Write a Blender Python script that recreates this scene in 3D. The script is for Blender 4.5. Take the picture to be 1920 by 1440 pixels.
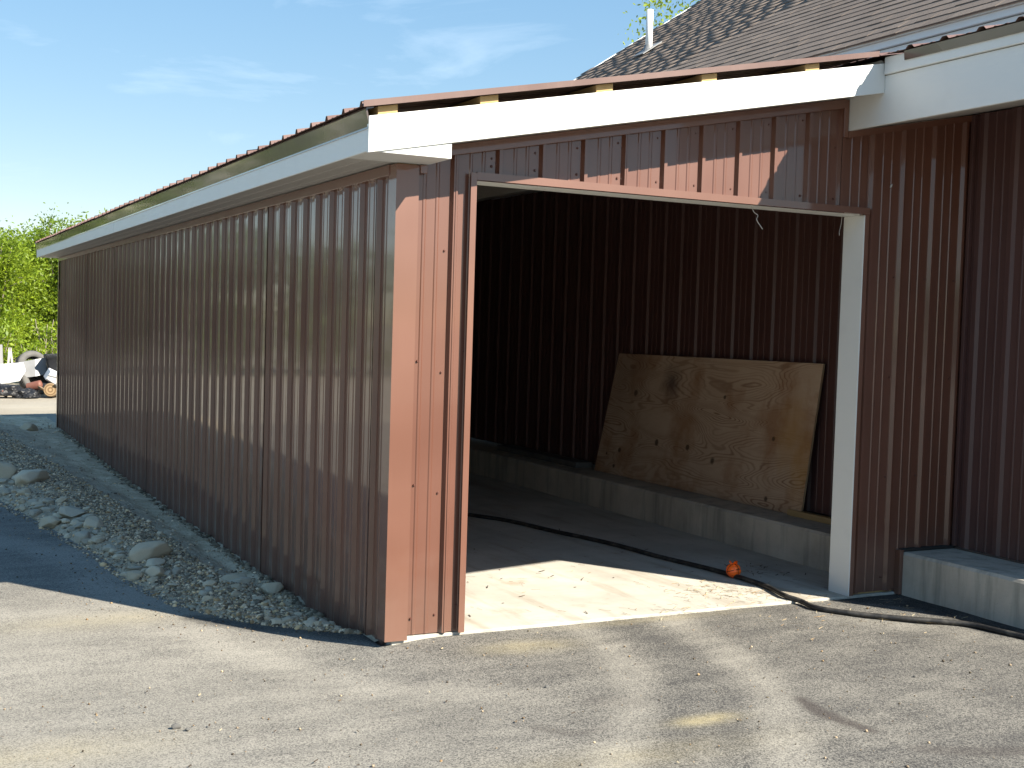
import bpy, bmesh, math, random
import numpy as np
from mathutils import Vector, Matrix, noise as mnoise
for o in list(bpy.data.objects): bpy.data.objects.remove(o)
random.seed(7); rng = np.random.default_rng(7)
scene = bpy.context.scene
col = scene.collection
R = math.radians

# ------------------------------------------------------------------ camera
cd = bpy.data.cameras.new('camera'); cam = bpy.data.objects.new('camera', cd); col.objects.link(cam)
yaw, pit, rol = R(26.9429), R(-2.6377), R(1.7403)
fw = Vector((math.sin(yaw)*math.cos(pit), math.cos(yaw)*math.cos(pit), math.sin(pit)))
rt = Vector((math.cos(yaw), -math.sin(yaw), 0)); up = rt.cross(fw)
rt2 = rt*math.cos(rol)+up*math.sin(rol); up2 = -rt*math.sin(rol)+up*math.cos(rol)
M = Matrix((rt2, up2, -fw)).transposed().to_4x4(); M.translation = Vector((-2.0836, -5.2725, 1.441))
cam.matrix_world = M
cd.sensor_width = 36; cd.lens = 2333.1*36/1920; cd.clip_start = 0.05; cd.clip_end = 2000
scene.camera = cam
scene.cycles.max_bounces = 7; scene.cycles.diffuse_bounces = 3; scene.cycles.glossy_bounces = 3; scene.cycles.transmission_bounces = 3

# ------------------------------------------------------------------ sun, sky, exposure
SUN = Vector((.70, -1.10, 1.0)).normalized()
sl = bpy.data.lights.new('sun', 'SUN'); sl.energy = 4.0; sl.angle = R(0.53); sl.color = (1, .92, .78)
so = bpy.data.objects.new('sun', sl); col.objects.link(so)
so.rotation_euler = SUN.to_track_quat('Z', 'Y').to_euler(); so.location = (8, -12, 14)
world = bpy.data.worlds.new('World'); scene.world = world; world.use_nodes = True
nt = world.node_tree; nt.nodes.clear()
def N(nt, t, **k):
    n = nt.nodes.new(t)
    for a, v in k.items(): setattr(n, a, v)
    return n
wo = N(nt, 'ShaderNodeOutputWorld'); bg = N(nt, 'ShaderNodeBackground'); sky = N(nt, 'ShaderNodeTexSky')
sky.sky_type = 'NISHITA'; sky.sun_disc = False; sky.sun_elevation = math.asin(SUN.z)
sky.sun_rotation = math.atan2(SUN.x, SUN.y); sky.air_density = 1.0; sky.dust_density = .05; sky.ozone_density = 1.5; sky.altitude = 300
bg.inputs['Strength'].default_value = 0.145
# thin high cloud, the same all round the sky
tc = N(nt, 'ShaderNodeTexCoord'); mp = N(nt, 'ShaderNodeMapping'); mp.inputs['Scale'].default_value = (2.2, 1.2, 7.5); mp.inputs['Rotation'].default_value = (.25, .3, .5)
nz = N(nt, 'ShaderNodeTexNoise'); nz.inputs['Scale'].default_value = 2.3; nz.inputs['Detail'].default_value = 9; nz.inputs['Roughness'].default_value = .58; nz.inputs['Distortion'].default_value = .5
rp = N(nt, 'ShaderNodeValToRGB'); rp.color_ramp.elements[0].position = .57; rp.color_ramp.elements[1].position = .92
rp.color_ramp.elements[1].color = (.55, .55, .55, 1)
mx = N(nt, 'ShaderNodeMixRGB'); mx.inputs['Color2'].default_value = (2.5, 2.9, 3.3, 1)
nt.links.new(tc.outputs['Generated'], mp.inputs[0]); nt.links.new(mp.outputs[0], nz.inputs['Vector'])
nt.links.new(nz.outputs[0], rp.inputs[0]); nt.links.new(rp.outputs[0], mx.inputs[0])
gm_ = N(nt, 'ShaderNodeGamma'); gm_.inputs[1].default_value = .42; hs = N(nt, 'ShaderNodeHueSaturation'); hs.inputs['Saturation'].default_value = 2.0; hs.inputs['Value'].default_value = .92
nt.links.new(sky.outputs[0], gm_.inputs[0]); nt.links.new(gm_.outputs[0], hs.inputs['Color'])      # evens out the bright haze at the horizon
nt.links.new(hs.outputs[0], mx.inputs['Color1']); nt.links.new(mx.outputs[0], bg.inputs[0]); nt.links.new(bg.outputs[0], wo.inputs[0])
vs = scene.view_settings; vs.view_transform = 'Standard'; vs.look = 'None'; vs.exposure = 1.75; vs.gamma = 1; vs.use_curve_mapping = False

# ------------------------------------------------------------------ materials
MATS = {}
class Mat:
    """small node-graph helper"""
    def __init__(s, name, rough=.6, spec=.5):
        s.m = bpy.data.materials.new(name); s.m.use_nodes = True; s.nt = s.m.node_tree
        s.b = s.nt.nodes['Principled BSDF']; s.b.inputs['Roughness'].default_value = rough
        s.b.inputs['Specular IOR Level'].default_value = spec; s.out = s.nt.nodes['Material Output']
        s._c = None; MATS[name] = s.m
    def n(s, t, **k): return N(s.nt, t, **k)
    def l(s, a, b): s.nt.links.new(a, b)
    def co(s, kind='Object', scale=(1, 1, 1), rot=(0, 0, 0), loc=(0, 0, 0)):
        if s._c is None: s._c = s.n('ShaderNodeTexCoord')
        m = s.n('ShaderNodeMapping'); m.inputs['Scale'].default_value = scale; m.inputs['Rotation'].default_value = rot; m.inputs['Location'].default_value = loc
        s.l(s._c.outputs[kind], m.inputs[0]); return m.outputs[0]
    def noise(s, vec, scale, detail=4, rough=.55, dist=0):
        x = s.n('ShaderNodeTexNoise'); x.inputs['Scale'].default_value = scale; x.inputs['Detail'].default_value = detail
        x.inputs['Roughness'].default_value = rough; x.inputs['Distortion'].default_value = dist; s.l(vec, x.inputs['Vector']); return x.outputs[0]
    def vor(s, vec, scale, out='Distance', feat='F1'):
        x = s.n('ShaderNodeTexVoronoi', feature=feat); x.inputs['Scale'].default_value = scale; s.l(vec, x.inputs['Vector']); return x.outputs[out]
    def ramp(s, f, *stops):
        r = s.n('ShaderNodeValToRGB'); e = r.color_ramp.elements
        while len(e) < len(stops): e.new(.5)
        for i, (p, c) in enumerate(stops):
            e[i].position = p; e[i].color = (c, c, c, 1) if not hasattr(c, '__len__') else (*c, 1)
        s.l(f, r.inputs[0]); return r.outputs[0]
    def mix(s, f, a, b, mode='MIX'):
        m = s.n('ShaderNodeMixRGB', blend_type=mode)
        for i, v in enumerate((f, a, b)):
            sock = m.inputs[i]
            if isinstance(v, bpy.types.NodeSocket): s.l(v, sock)
            elif hasattr(v, '__len__'): sock.default_value = (*v, 1)
            else: sock.default_value = v if i == 0 else (v, v, v, 1)
        return m.outputs[0]
    def math(s, op, a, b=0.0, c=None, clamp=False):
        m = s.n('ShaderNodeMath', operation=op, use_clamp=clamp)
        for sock, v in zip(m.inputs, (a, b, c)):
            if v is None: continue
            if isinstance(v, bpy.types.NodeSocket): s.l(v, sock)
            else: sock.default_value = v
        return m.outputs[0]
    def attr(s, name):
        a = s.n('ShaderNodeAttribute'); a.attribute_name = name; return a
    def rnd(s): return s.n('ShaderNodeObjectInfo').outputs['Random']
    def color(s, c):
        if isinstance(c, bpy.types.NodeSocket): s.l(c, s.b.inputs['Base Color'])
        else: s.b.inputs['Base Color'].default_value = (*c, 1)
    def rough(s, c): s.l(c, s.b.inputs['Roughness'])
    def bump(s, h, strength=.3, dist=.01, prev=None):
        b = s.n('ShaderNodeBump'); b.inputs['Strength'].default_value = strength; b.inputs['Distance'].default_value = dist
        s.l(h, b.inputs['Height'])
        if prev: s.l(prev, b.inputs['Normal'])
        s.l(b.outputs[0], s.b.inputs['Normal']); return b.outputs[0]

def metal_paint(name, c, rough=.34, waves=.35, dirt=.25, fade=.12, spec=.5, coat=0):
    m = Mat(name, rough, spec); v = m.co(); m.b.inputs['Coat Weight'].default_value = coat; m.b.inputs['Coat Roughness'].default_value = .06; m.b.inputs['Coat IOR'].default_value = 1.55
    big = m.noise(v, 1.7, 2); fine = m.noise(m.co(scale=(30, 30, 2.5)), 1.0, 2)
    c2 = tuple(min(1, x*1.22+.012) for x in c); c3 = tuple(x*.86 for x in c)
    a = m.mix(m.ramp(big, (.35, 0), (.7, 1)), c3, c)
    a = m.mix(m.math('MULTIPLY', m.ramp(fine, (.5, 0), (.75, 1)), dirt), a, c2)
    sep = m.n('ShaderNodeSeparateXYZ'); m.l(m.co(), sep.inputs[0])
    splash = m.ramp(m.math('ADD', sep.outputs[2], m.math('MULTIPLY', m.noise(v, 9, 2), .3)), (.12, 1), (.55, 0))
    a = m.mix(m.math('MULTIPLY', splash, fade), a, (.36, .31, .26))      # mud splashed up from the ground
    m.color(a)
    m.rough(m.ramp(big, (.3, rough-.05), (.7, rough+.1)))
    m.bump(m.noise(m.co(scale=(7, 7, 1.3)), 1, 2), waves, .006)
    return m.m
BROWN = metal_paint('brown_siding_paint', (.132, .049, .029), .42, waves=.22, dirt=.05, spec=.5, coat=.8)
BROWN_TRIM = metal_paint('brown_trim_paint', (.155, .060, .035), .42, .12, .06, spec=.6, coat=.8)
SHADE_PANEL = metal_paint('shade_siding_paint', (.085, .040, .036), .42, dirt=.10)  # main wall siding; colour darkened to deepen the shade indoors
ROOF_MET = metal_paint('brown_roof_paint', (.16, .098, .085), .36, .2, .2)
DRIP = metal_paint('dark_bronze_trim_paint', (.085, .060, .048), .26, .2, .1, 0, coat=1.0)
def white_paint(name, c, rough=.42):
    m = Mat(name, rough, .45); v = m.co()
    m.color(m.mix(m.math('MULTIPLY', m.ramp(m.noise(v, 4.5, 6, .65), (.52, 0), (.8, 1)), .22), c, tuple(x*.72 for x in c)))
    m.bump(m.noise(m.co(scale=(2, 2, 6)), 2, 3), .4, .008); return m.m
WHITE = white_paint('white_aluminium_coil', (.68, .695, .68))
SOFFIT = white_paint('off_white_vinyl', (.46, .445, .42), .5)
GREYW = white_paint('pale_grey_fascia', (.74, .78, .80), .45)
m = Mat('hidden_gap', .9); m.color((.02, .018, .016)); DARK = m.m

def concrete(name, c, streak=True, scale=1.0):
    m = Mat(name, .88, .25); v = m.co()
    a = m.mix(m.ramp(m.noise(v, 2.3*scale, 7, .62), (.3, 0), (.72, 1)), tuple(x*.70 for x in c), tuple(min(1, x*1.12) for x in c))
    if streak:
        st = m.noise(m.co(scale=(9, 9, .9)), 1.2, 5, .6)
        a = m.mix(m.math('MULTIPLY', m.ramp(st, (.5, 0), (.72, 1)), .6), a, (.115, .135, .115))
        st2 = m.noise(m.co(scale=(16, 16, 1.2), loc=(3, 1, 0)), 1.3, 4, .6)
        a = m.mix(m.math('MULTIPLY', m.ramp(st2, (.58, 0), (.75, 1)), .45), a, (.42, .42, .39))
    sp = m.vor(v, 55)
    a = m.mix(m.ramp(sp, (.05, .55), (.16, 0)), a, tuple(x*.5 for x in c))
    m.color(a)
    b = m.bump(m.noise(v, 60, 5, .7), .25, .006); m.bump(m.noise(v, 5, 4), .3, .015, b); return m.m
CONC = concrete('foundation_concrete', (.50, .455, .385))
# slab: pale concrete with tracked-in dirt and rusty stains
m = Mat('slab_concrete', .85, .25); v = m.co()
a = m.mix(m.ramp(m.noise(v, 1.6, 8, .62), (.32, 0), (.68, 1)), (.36, .34, .30), (.52, .50, .445))
tr = m.noise(m.co(scale=(4.2, .55, 1), rot=(0, 0, .5)), 1.3, 6, .65)
a = m.mix(m.math('MULTIPLY', m.ramp(tr, (.5, 0), (.68, 1)), .55), a, (.24, .19, .135))
brush = m.noise(m.co(scale=(2, 70, 1), rot=(0, 0, .08)), 1.5, 4, .6)
a = m.mix(m.math('MULTIPLY', m.ramp(brush, (.5, 0), (.7, 1)), .22), a, (.27, .25, .22))
st = m.noise(m.co(loc=(4.2, 1.1, 0)), 3.1, 5, .6)
a = m.mix(m.math('MULTIPLY', m.ramp(st, (.60, 0), (.78, 1)), .55), a, (.28, .165, .085))
sp = m.noise(v, 33, 3); a = m.mix(m.ramp(sp, (.70, 0), (.76, .7)), a, (.10, .085, .07))
m.color(a); b = m.bump(m.noise(v, 90, 5, .7), .2, .004); m.bump(brush, .15, .004, b); SLAB = m.m

# asphalt: stone speckle + dust, pollen, tyre dirt and fresh patch (masks are attributes of the sheet)
m = Mat('dusty_asphalt', .92, .25); v = m.co()
st = m.vor(v, 185, 'Color'); bw = m.n('ShaderNodeRGBToBW'); m.l(st, bw.inputs[0])
grain = bw.outputs[0]
agg = m.mix(m.ramp(grain, (.15, 0), (.85, 1)), (.045, .044, .044), (.115, .111, .105))
fine = m.noise(v, 210, 2, .75)
dust = m.attr('dust').outputs['Fac']; yel = m.attr('pollen').outputs['Fac']; drk = m.attr('oil').outputs['Fac']; fr = m.attr('fresh').outputs['Fac']
patch = m.noise(v, 2.2, 5, .65); sweep = m.noise(m.co(scale=(.9, 3.0, 1), rot=(0, 0, -.45)), 2.4, 6, .62)
d = m.math('ADD', dust, m.math('MULTIPLY', m.math('SUBTRACT', patch, .5), .75))
d = m.math('ADD', d, m.math('MULTIPLY', m.math('SUBTRACT', sweep, .5), .9))
d = m.math('ADD', d, m.math('MULTIPLY', m.math('SUBTRACT', fine, .5), 1.5))
d = m.math('ADD', d, m.math('MULTIPLY', m.math('SUBTRACT', grain, .5), .62), None, True)
dc = m.mix(m.noise(v, 1.3, 4), (.245, .230, .200), (.365, .345, .302))
dc = m.mix(m.ramp(grain, (.05, .55), (.5, 0)), dc, (.12, .115, .105))
a = m.mix(d, agg, dc)
yf = m.math('MULTIPLY', yel, m.ramp(m.noise(v, 7, 6, .7), (.3, .35), (.65, 1)))
a = m.mix(m.math('MULTIPLY', yf, m.ramp(fine, (.3, .35), (.65, 1))), a, (.46, .39, .22))
a = m.mix(m.math('MULTIPLY', drk, m.ramp(fine, (.35, 1), (.72, .45))), a, (.050, .042, .040))
a = m.mix(m.math('MULTIPLY', fr, m.ramp(m.noise(v, 30, 4, .7), (.25, 1), (.8, .65))), a, m.mix(m.ramp(grain, (.2, 0), (.9, 1)), (.012, .012, .013), (.040, .040, .041)))
m.color(a)
m.bump(m.math('ADD', grain, m.math('MULTIPLY', fine, .6)), .6, .006); ASPH = m.m

m = Mat('sandy_ground', .95, .1); v = m.co()
a = m.mix(m.ramp(m.noise(v, .55, 7, .6), (.3, 0), (.7, 1)), (.24, .21, .165), (.36, .33, .275))
a = m.mix(m.math('MULTIPLY', m.ramp(m.noise(m.co(scale=(.25, 1.6, 1)), 1.2, 5), (.45, 0), (.65, 1)), .5), a, (.30, .28, .25))
a = m.mix(m.ramp(m.noise(v, 9, 5, .7), (.6, 0), (.75, .5)), a, (.15, .135, .11))
m.color(a); m.bump(m.noise(v, 12, 6, .7), .4, .03); SAND = m.m

m = Mat('bank_soil', .95, .1); v = m.co(); g = m.attr('gravelly').outputs['Fac']
soil = m.mix(m.ramp(m.noise(v, 7, 7, .68), (.3, 0), (.7, 1)), (.36, .285, .19), (.74, .62, .45))
grit = m.mix(m.ramp(m.noise(v, 42, 6, .75), (.3, 0), (.72, 1)), (.22, .18, .13), (.62, .52, .39))
gm = m.math('ADD', g, m.math('MULTIPLY', m.math('SUBTRACT', m.noise(v, 5, 5), .5), 1.1), None, True)
m.color(m.mix(gm, soil, grit))
b = m.bump(m.noise(v, 55, 6, .75), .7, .015); m.bump(m.vor(v, 60), .5, .01, b); SOIL = m.m

def stone_mat(name, attr=True, cols=None):
    m = Mat(name, .9, .2); v = m.co()
    if attr: c = m.attr('tint').outputs['Color']
    else: c = m.mix(m.rnd(), cols[0], cols[1])
    n = m.noise(v, 38 if not attr else 60, 6, .7)
    m.color(m.mix(m.ramp(n, (.32, .55), (.7, 0)), c, m.mix(.5, c, (.07, .065, .055))))
    m.bump(n, .5, .006); return m.m
GRAV = stone_mat('gravel_stone')
ROCKA = stone_mat('buff_rock', False, ((.60, .49, .34), (.75, .63, .46)))
ROCKB = stone_mat('grey_rock', False, ((.44, .38, .29), (.60, .53, .41)))

# plywood: contour lines of a stretched noise make the rotary-cut grain
m = Mat('plywood_face', .72, .25); uv = m.co('UV')
f0 = m.noise(m.co('UV', scale=(.52, 2.5, 1), loc=(2.3, .35, 0)), 1.5, 1.6, .4, .55)
f1 = m.noise(m.co('UV', scale=(.8, 4.4, 1), loc=(7.1, 3.2, 0)), 2.1, 2, .5)
f = m.math('ADD', m.math('MULTIPLY', f0, 1.0), m.math('MULTIPLY', f1, .12))
ringv = m.math('SINE', m.math('MULTIPLY', f, 235.0))
ring = m.ramp(m.math('MULTIPLY_ADD', ringv, .5, .5), (.55, 0), (.98, 1))
wide = m.ramp(f0, (.36, 0), (.45, .9), (.53, .25), (.64, 1))
base = m.mix(m.noise(m.co('UV', scale=(1.3, 1.6, 1)), 1.9, 5, .6), (.42, .29, .195), (.56, .43, .315))
base = m.mix(m.math('MULTIPLY', m.ramp(m.noise(m.co('UV', scale=(1.5, 1.1, 1), loc=(5, 2, 0)), 1.7, 5, .6), (.5, 0), (.66, 1)), .7), base, (.30, .145, .065))
a = m.mix(m.math('MULTIPLY', m.math('MULTIPLY', ring, wide), .72), base, (.18, .085, .045))
fib = m.noise(m.co('UV', scale=(6, 160, 1)), 1.6, 4, .6); a = m.mix(m.math('MULTIPLY', m.ramp(fib, (.45, 0), (.75, 1)), .22), a, (.24, .14, .07))
sepuv = m.n('ShaderNodeSeparateXYZ'); m.l(m.co('UV'), sepuv.inputs[0])
SPN = m.math('SUBTRACT', m.noise(m.co('UV'), 9, 3), .5)
def spot(u0, v0, r, colr, amt, soft=.5, sx=1.0):
    global a
    dx = m.math('MULTIPLY', m.math('SUBTRACT', sepuv.outputs[0], u0), sx); dy = m.math('SUBTRACT', sepuv.outputs[1], v0)
    dd = m.math('SQRT', m.math('ADD', m.math('MULTIPLY', dx, dx), m.math('MULTIPLY', dy, dy)))
    dd = m.math('ADD', dd, m.math('MULTIPLY', SPN, r*.9))
    a = m.mix(m.math('MULTIPLY', m.ramp(m.math('DIVIDE', dd, r), (soft, 1), (1.0, 0)), amt), a, colr)
spot(.90, .83, .17, (.070, .050, .046), .75, .1, 1.0)                 # the smoky stain
for (u, vv, r) in ((.33, .22, .028), (.29, .075, .022), (.14, .17, .014), (2.28, .50, .022), (2.30, .07, .024), (1.64, .76, .02), (.40, .72, .035), (1.28, .34, .03), (1.62, .27, .035), (.85, .335, .03)):
    spot(u, vv, r, (.055, .035, .022), .85)
spot(2.47, .55, .33, (.42, .22, .055), .6, .1, 1.6)
spot(2.62, .30, .30, (.46, .25, .06), .5, .1, 2.0)
spot(.15, .95, .55, (.20, .125, .085), .45, .2)
m.color(a); m.bump(m.math('ADD', ring, fib), .12, .003); PLY = m.m
m = Mat('plywood_edge', .8); m.color(m.mix(m.ramp(m.noise(m.co(scale=(160, 1, 1)), 3, 2), (.4, 0), (.6, 1)), (.25, .16, .09), (.5, .38, .24))); PLYE = m.m
m = Mat('raw_lumber', .75, .25); n = m.noise(m.co(scale=(18, 1, 18)), 2, 4); m.color(m.mix(n, (.36, .235, .10), (.50, .36, .18))); LUMB = m.m
m = Mat('black_rubber_hose', .55, .4); n = m.noise(m.co(), 14, 5, .7); m.color(m.mix(m.ramp(n, (.45, 0), (.75, .6)), (.016, .016, .017), (.13, .12, .105))); HOSE = m.m
m = Mat('orange_plastic', .42, .5); n = m.noise(m.co(), 30, 4); m.color(m.mix(n, (.95, .11, .006), (.98, .17, .015))); ORNG = m.m
m = Mat('black_plastic', .5, .35); m.color((.010, .011, .014)); m.bump(m.noise(m.co(), 9, 4), .6, .03); BLKP = m.m
m = Mat('dull_rubber', .8, .3); m.color(m.mix(m.noise(m.co(), 8, 4), (.055, .055, .055), (.17, .165, .155))); TYRE = m.m
m = Mat('dirty_white_plastic', .5, .4); m.color(m.mix(m.ramp(m.noise(m.co(), 3.5, 6, .65), (.5, 0), (.8, .6)), (.62, .64, .66), (.30, .28, .25))); WPL = m.m
m = Mat('grey_sheet_metal', .45, .5); m.color(m.mix(m.noise(m.co(), 5, 5), (.16, .165, .17), (.31, .31, .31))); GRYM = m.m
m = Mat('rusty_red_metal', .6, .4); m.color(m.mix(m.noise(m.co(), 8, 5), (.13, .045, .032), (.22, .10, .07))); REDM = m.m
m = Mat('log_bark', .9, .2); m.color(m.mix(m.noise(m.co(scale=(1, 12, 12)), 4, 5), (.12, .085, .055), (.28, .21, .14))); BARK = m.m
m = Mat('log_end_grain', .8, .2); sx = m.n('ShaderNodeVectorMath', operation='LENGTH'); m.l(m.co(scale=(0, 1, 1)), sx.inputs[0])
m.color(m.mix(m.math('MULTIPLY_ADD', m.math('SINE', m.math('MULTIPLY', sx.outputs['Value'], 120)), .5, .5), (.15, .095, .05), (.33, .235, .135))); LOGE = m.m
m = Mat('grey_tree_bark', .9, .2); n = m.noise(m.co(scale=(1, 1, .2)), 22, 5); m.color(m.mix(n, (.16, .135, .105), (.42, .37, .30))); TBARK = m.m
m = Mat('dry_straw', .8, .2); m.color(m.attr('tint').outputs['Color']); STRAW = m.m
m = Mat('screw_head', .35, .5); m.color((.10, .040, .030)); SCREW = m.m
m = Mat('galvanised_pipe', .4, .5); m.color((.74, .75, .74)); PIPE = m.m
m = Mat('asphalt_shingle', .92, .2); t = m.attr('tint').outputs['Color']; n = m.noise(m.co(), 120, 4, .75)
m.color(m.mix(m.ramp(n, (.3, .5), (.72, 0)), t, m.mix(.55, t, (.03, .024, .02)))); m.bump(n, .4, .004); SHG = m.m
m = Mat('asphalt_shingle_single', .92, .2); t = m.mix(m.rnd(), (.175, .142, .121), (.215, .176, .150)); n = m.noise(m.co(), 120, 4, .75)
m.color(m.mix(m.ramp(n, (.3, .5), (.72, 0)), t, m.mix(.55, t, (.03, .024, .02)))); m.bump(n, .4, .004); SHGS = m.m
def leaf_mat(name):
    m = Mat(name, .5, .35); t = m.attr('tint').outputs['Color']; m.color(t)
    tr = m.n('ShaderNodeBsdfTranslucent'); m.l(m.mix(.35, t, (.5, .62, .06)), tr.inputs[0])
    mxs = m.n('ShaderNodeMixShader'); mxs.inputs[0].default_value = .38
    m.l(m.b.outputs[0], mxs.inputs[1]); m.l(tr.outputs[0], mxs.inputs[2]); m.l(mxs.outputs[0], m.out.inputs[0]); return m.m
LEAF = leaf_mat('spring_leaf')

# ------------------------------------------------------------------ building helpers
def tag(o, label, cat=None, group=None, kind=None):
    if label: o['label'] = label
    if cat: o['category'] = cat
    if group: o['group'] = group
    if kind: o['kind'] = kind
    return o
def link(name, me, parent=None):
    o = bpy.data.objects.new(name, me); col.objects.link(o)
    if parent: o.parent = parent; o.matrix_parent_inverse = Matrix.Translation(-Vector(parent.location))
    return o
def mesh(name, V, F, mat, parent=None, smooth=False):
    me = bpy.data.meshes.new(name); me.from_pydata([tuple(map(float, v)) for v in V], [], F)
    if mat: me.materials.append(mat)
    if smooth: me.polygons.foreach_set('use_smooth', [True]*len(me.polygons))
    me.update(); return link(name, me, parent)
def empty(name, loc=(0, 0, 0)):
    o = bpy.data.objects.new(name, None); col.objects.link(o); o.location = loc; o.empty_display_size = .2; return o
def from_bm(name, bm, mat, parent=None, smooth=False, bevel=0, seg=2):
    me = bpy.data.meshes.new(name); bm.normal_update(); bm.to_mesh(me); bm.free()
    if mat: me.materials.append(mat)
    if smooth: me.polygons.foreach_set('use_smooth', [True]*len(me.polygons))
    o = link(name, me, parent)
    if bevel:
        b = o.modifiers.new('bevel', 'BEVEL'); b.width = bevel; b.segments = seg; b.limit_method = 'ANGLE'
    return o
BOXF = [(0, 3, 2, 1), (4, 5, 6, 7), (0, 1, 5, 4), (1, 2, 6, 5), (2, 3, 7, 6), (3, 0, 4, 7)]
def box(name, x0, x1, y0, y1, z0, z1, mat, parent=None, bevel=.003):
    V = [(x0, y0, z0), (x1, y0, z0), (x1, y1, z0), (x0, y1, z0), (x0, y0, z1), (x1, y0, z1), (x1, y1, z1), (x0, y1, z1)]
    o = mesh(name, V, BOXF, mat, parent)
    if bevel:
        b = o.modifiers.new('bevel', 'BEVEL'); b.width = bevel; b.segments = 2
    return o
def prism(name, poly, axis, a0, a1, mat, parent=None, bevel=0):
    """poly = list of 2D points in the plane across `axis` (x: (y,z), y: (x,z))"""
    def P(p, a): return (a, p[0], p[1]) if axis == 'x' else ((p[0], a, p[1]) if axis == 'y' else (p[0], p[1], a))
    n = len(poly); V = [P(p, a0) for p in poly]+[P(p, a1) for p in poly]
    F = [tuple(range(n)), tuple(range(2*n-1, n-1, -1))]+[(i, i+n, (i+1) % n+n, (i+1) % n) for i in range(n)]
    bm = bmesh.new(); vs_ = [bm.verts.new(v) for v in V]
    for f in F: bm.faces.new([vs_[i] for i in f])
    bmesh.ops.recalc_face_normals(bm, faces=bm.faces)
    return from_bm(name, bm, mat, parent, False, bevel)
def tube(bm, pts, rad, seg=8, cap=True):
    pts = [Vector(p) for p in pts]; rings = []
    for i, p in enumerate(pts):
        d = (pts[min(i+1, len(pts)-1)]-pts[max(i-1, 0)]).normalized()
        a = d.orthogonal().normalized() if i == 0 else (rings_a-d*rings_a.dot(d)).normalized()
        rings_a = a; b = d.cross(a); r = rad[i] if hasattr(rad, '__len__') else rad
        rings.append([bm.verts.new(p+a*(r*math.cos(2*math.pi*k/seg))+b*(r*math.sin(2*math.pi*k/seg))) for k in range(seg)])
    for A, B in zip(rings, rings[1:]):
        for k in range(seg): bm.faces.new((A[k], A[(k+1) % seg], B[(k+1) % seg], B[k]))
    if cap:
        bm.faces.new(rings[0][::-1]); bm.faces.new(rings[-1])
def catmull(P, n=8):
    P = [np.array(p, float) for p in P]; P = [2*P[0]-P[1]]+P+[2*P[-1]-P[-2]]; out = []
    for i in range(1, len(P)-2):
        for k in range(n):
            t = k/n
            out.append(.5*((2*P[i])+(-P[i-1]+P[i+1])*t+(2*P[i-1]-5*P[i]+4*P[i+1]-P[i+2])*t*t+(-P[i-1]+3*P[i]-3*P[i+1]+P[i+2])*t**3))
    out.append(P[-2]); return out
def bulk(name, V, F, mat, parent=None, tint=None, fl=4):
    """fast mesh from arrays; tint = per-vertex colour"""
    me = bpy.data.meshes.new(name); me.vertices.add(len(V)); me.vertices.foreach_set('co', np.asarray(V, np.float32).ravel())
    F = np.asarray(F, np.int32); k = F.shape[1]; me.loops.add(F.size); me.loops.foreach_set('vertex_index', F.ravel())
    me.polygons.add(len(F)); me.polygons.foreach_set('loop_start', np.arange(0, F.size, k, dtype=np.int32)); me.polygons.foreach_set('loop_total', np.full(len(F), k, np.int32))
    me.update(calc_edges=True)
    if tint is not None:
        at = me.attributes.new('tint', 'FLOAT_COLOR', 'POINT'); c = np.ones((len(V), 4), np.float32); c[:, :3] = tint; at.data.foreach_set('color', c.ravel())
    me.materials.append(mat); return link(name, me, parent)

RIB = .2286; RH = .021; HB = .021; HT = .009
def profile(u0, u1, phase, minor=True):
    RH, HB, HT = RIBSHAPE
    """(u, height) points of ribbed sheet between u0 and u1; ribs centred on phase + k*RIB"""
    pts = {}
    k0 = math.floor((u0-phase)/RIB)-1; k1 = math.ceil((u1-phase)/RIB)+1; L = []
    for k in range(k0, k1+1):
        c = phase+k*RIB
        L += [(c-HB, 0), (c-HT, RH), (c+HT, RH), (c+HB, 0)]
        if minor:
            for q in (RIB*.36, RIB*.64):
                L += [(c+q-.010, 0), (c+q-.005, .0032), (c+q+.005, .0032), (c+q+.010, 0)]
    def h(u):
        for (a, ha), (b, hb) in zip(L, L[1:]):
            if a <= u <= b: return ha+(hb-ha)*(u-a)/(b-a)
        return 0
    P = [(u0, h(u0))]+[p for p in L if u0+1e-4 < p[0] < u1-1e-4]+[(u1, h(u1))]
    return P
def panel(name, u0, u1, phase, fn, lo, hi, mat, parent, breaks=()):
    """ribbed sheet; fn(u, h, w) -> xyz; lo/hi = functions of u giving the ends along the rib"""
    P = profile(u0, u1, phase); V = []; F = []
    for i, (u, h) in enumerate(P): V += [fn(u, h, lo(u)), fn(u, h, hi(u))]
    for i in range(len(P)-1): F.append((2*i, 2*i+2, 2*i+3, 2*i+1))
    return mesh(name, V, F, mat, parent)
PW = RIB*4; RIBSHAPE = (RH, HB, HT)
def panels(u0, u1, phase, fn, lo, hi, mat, parent, name='siding_panel'):
    """run of 0.91 m sheets lapped on a rib"""
    s = phase+math.floor((u0-phase)/PW)*PW; k = 0
    while s < u1-1e-4:
        a = max(s, u0); b = min(s+PW+.020, u1)
        if b-a > .004:
            off = .0032*(k % 2); tl = random.uniform(-.0025, .0025); md = (a+b)/2          # sheets never sit in one true plane
            panel(name, a, b, phase, (lambda u, h, w, off=off, tl=tl, md=md: fn(u, h+off+tl*(u-md), w)), lo, hi, mat, parent)
        s += PW; k += 1

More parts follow.
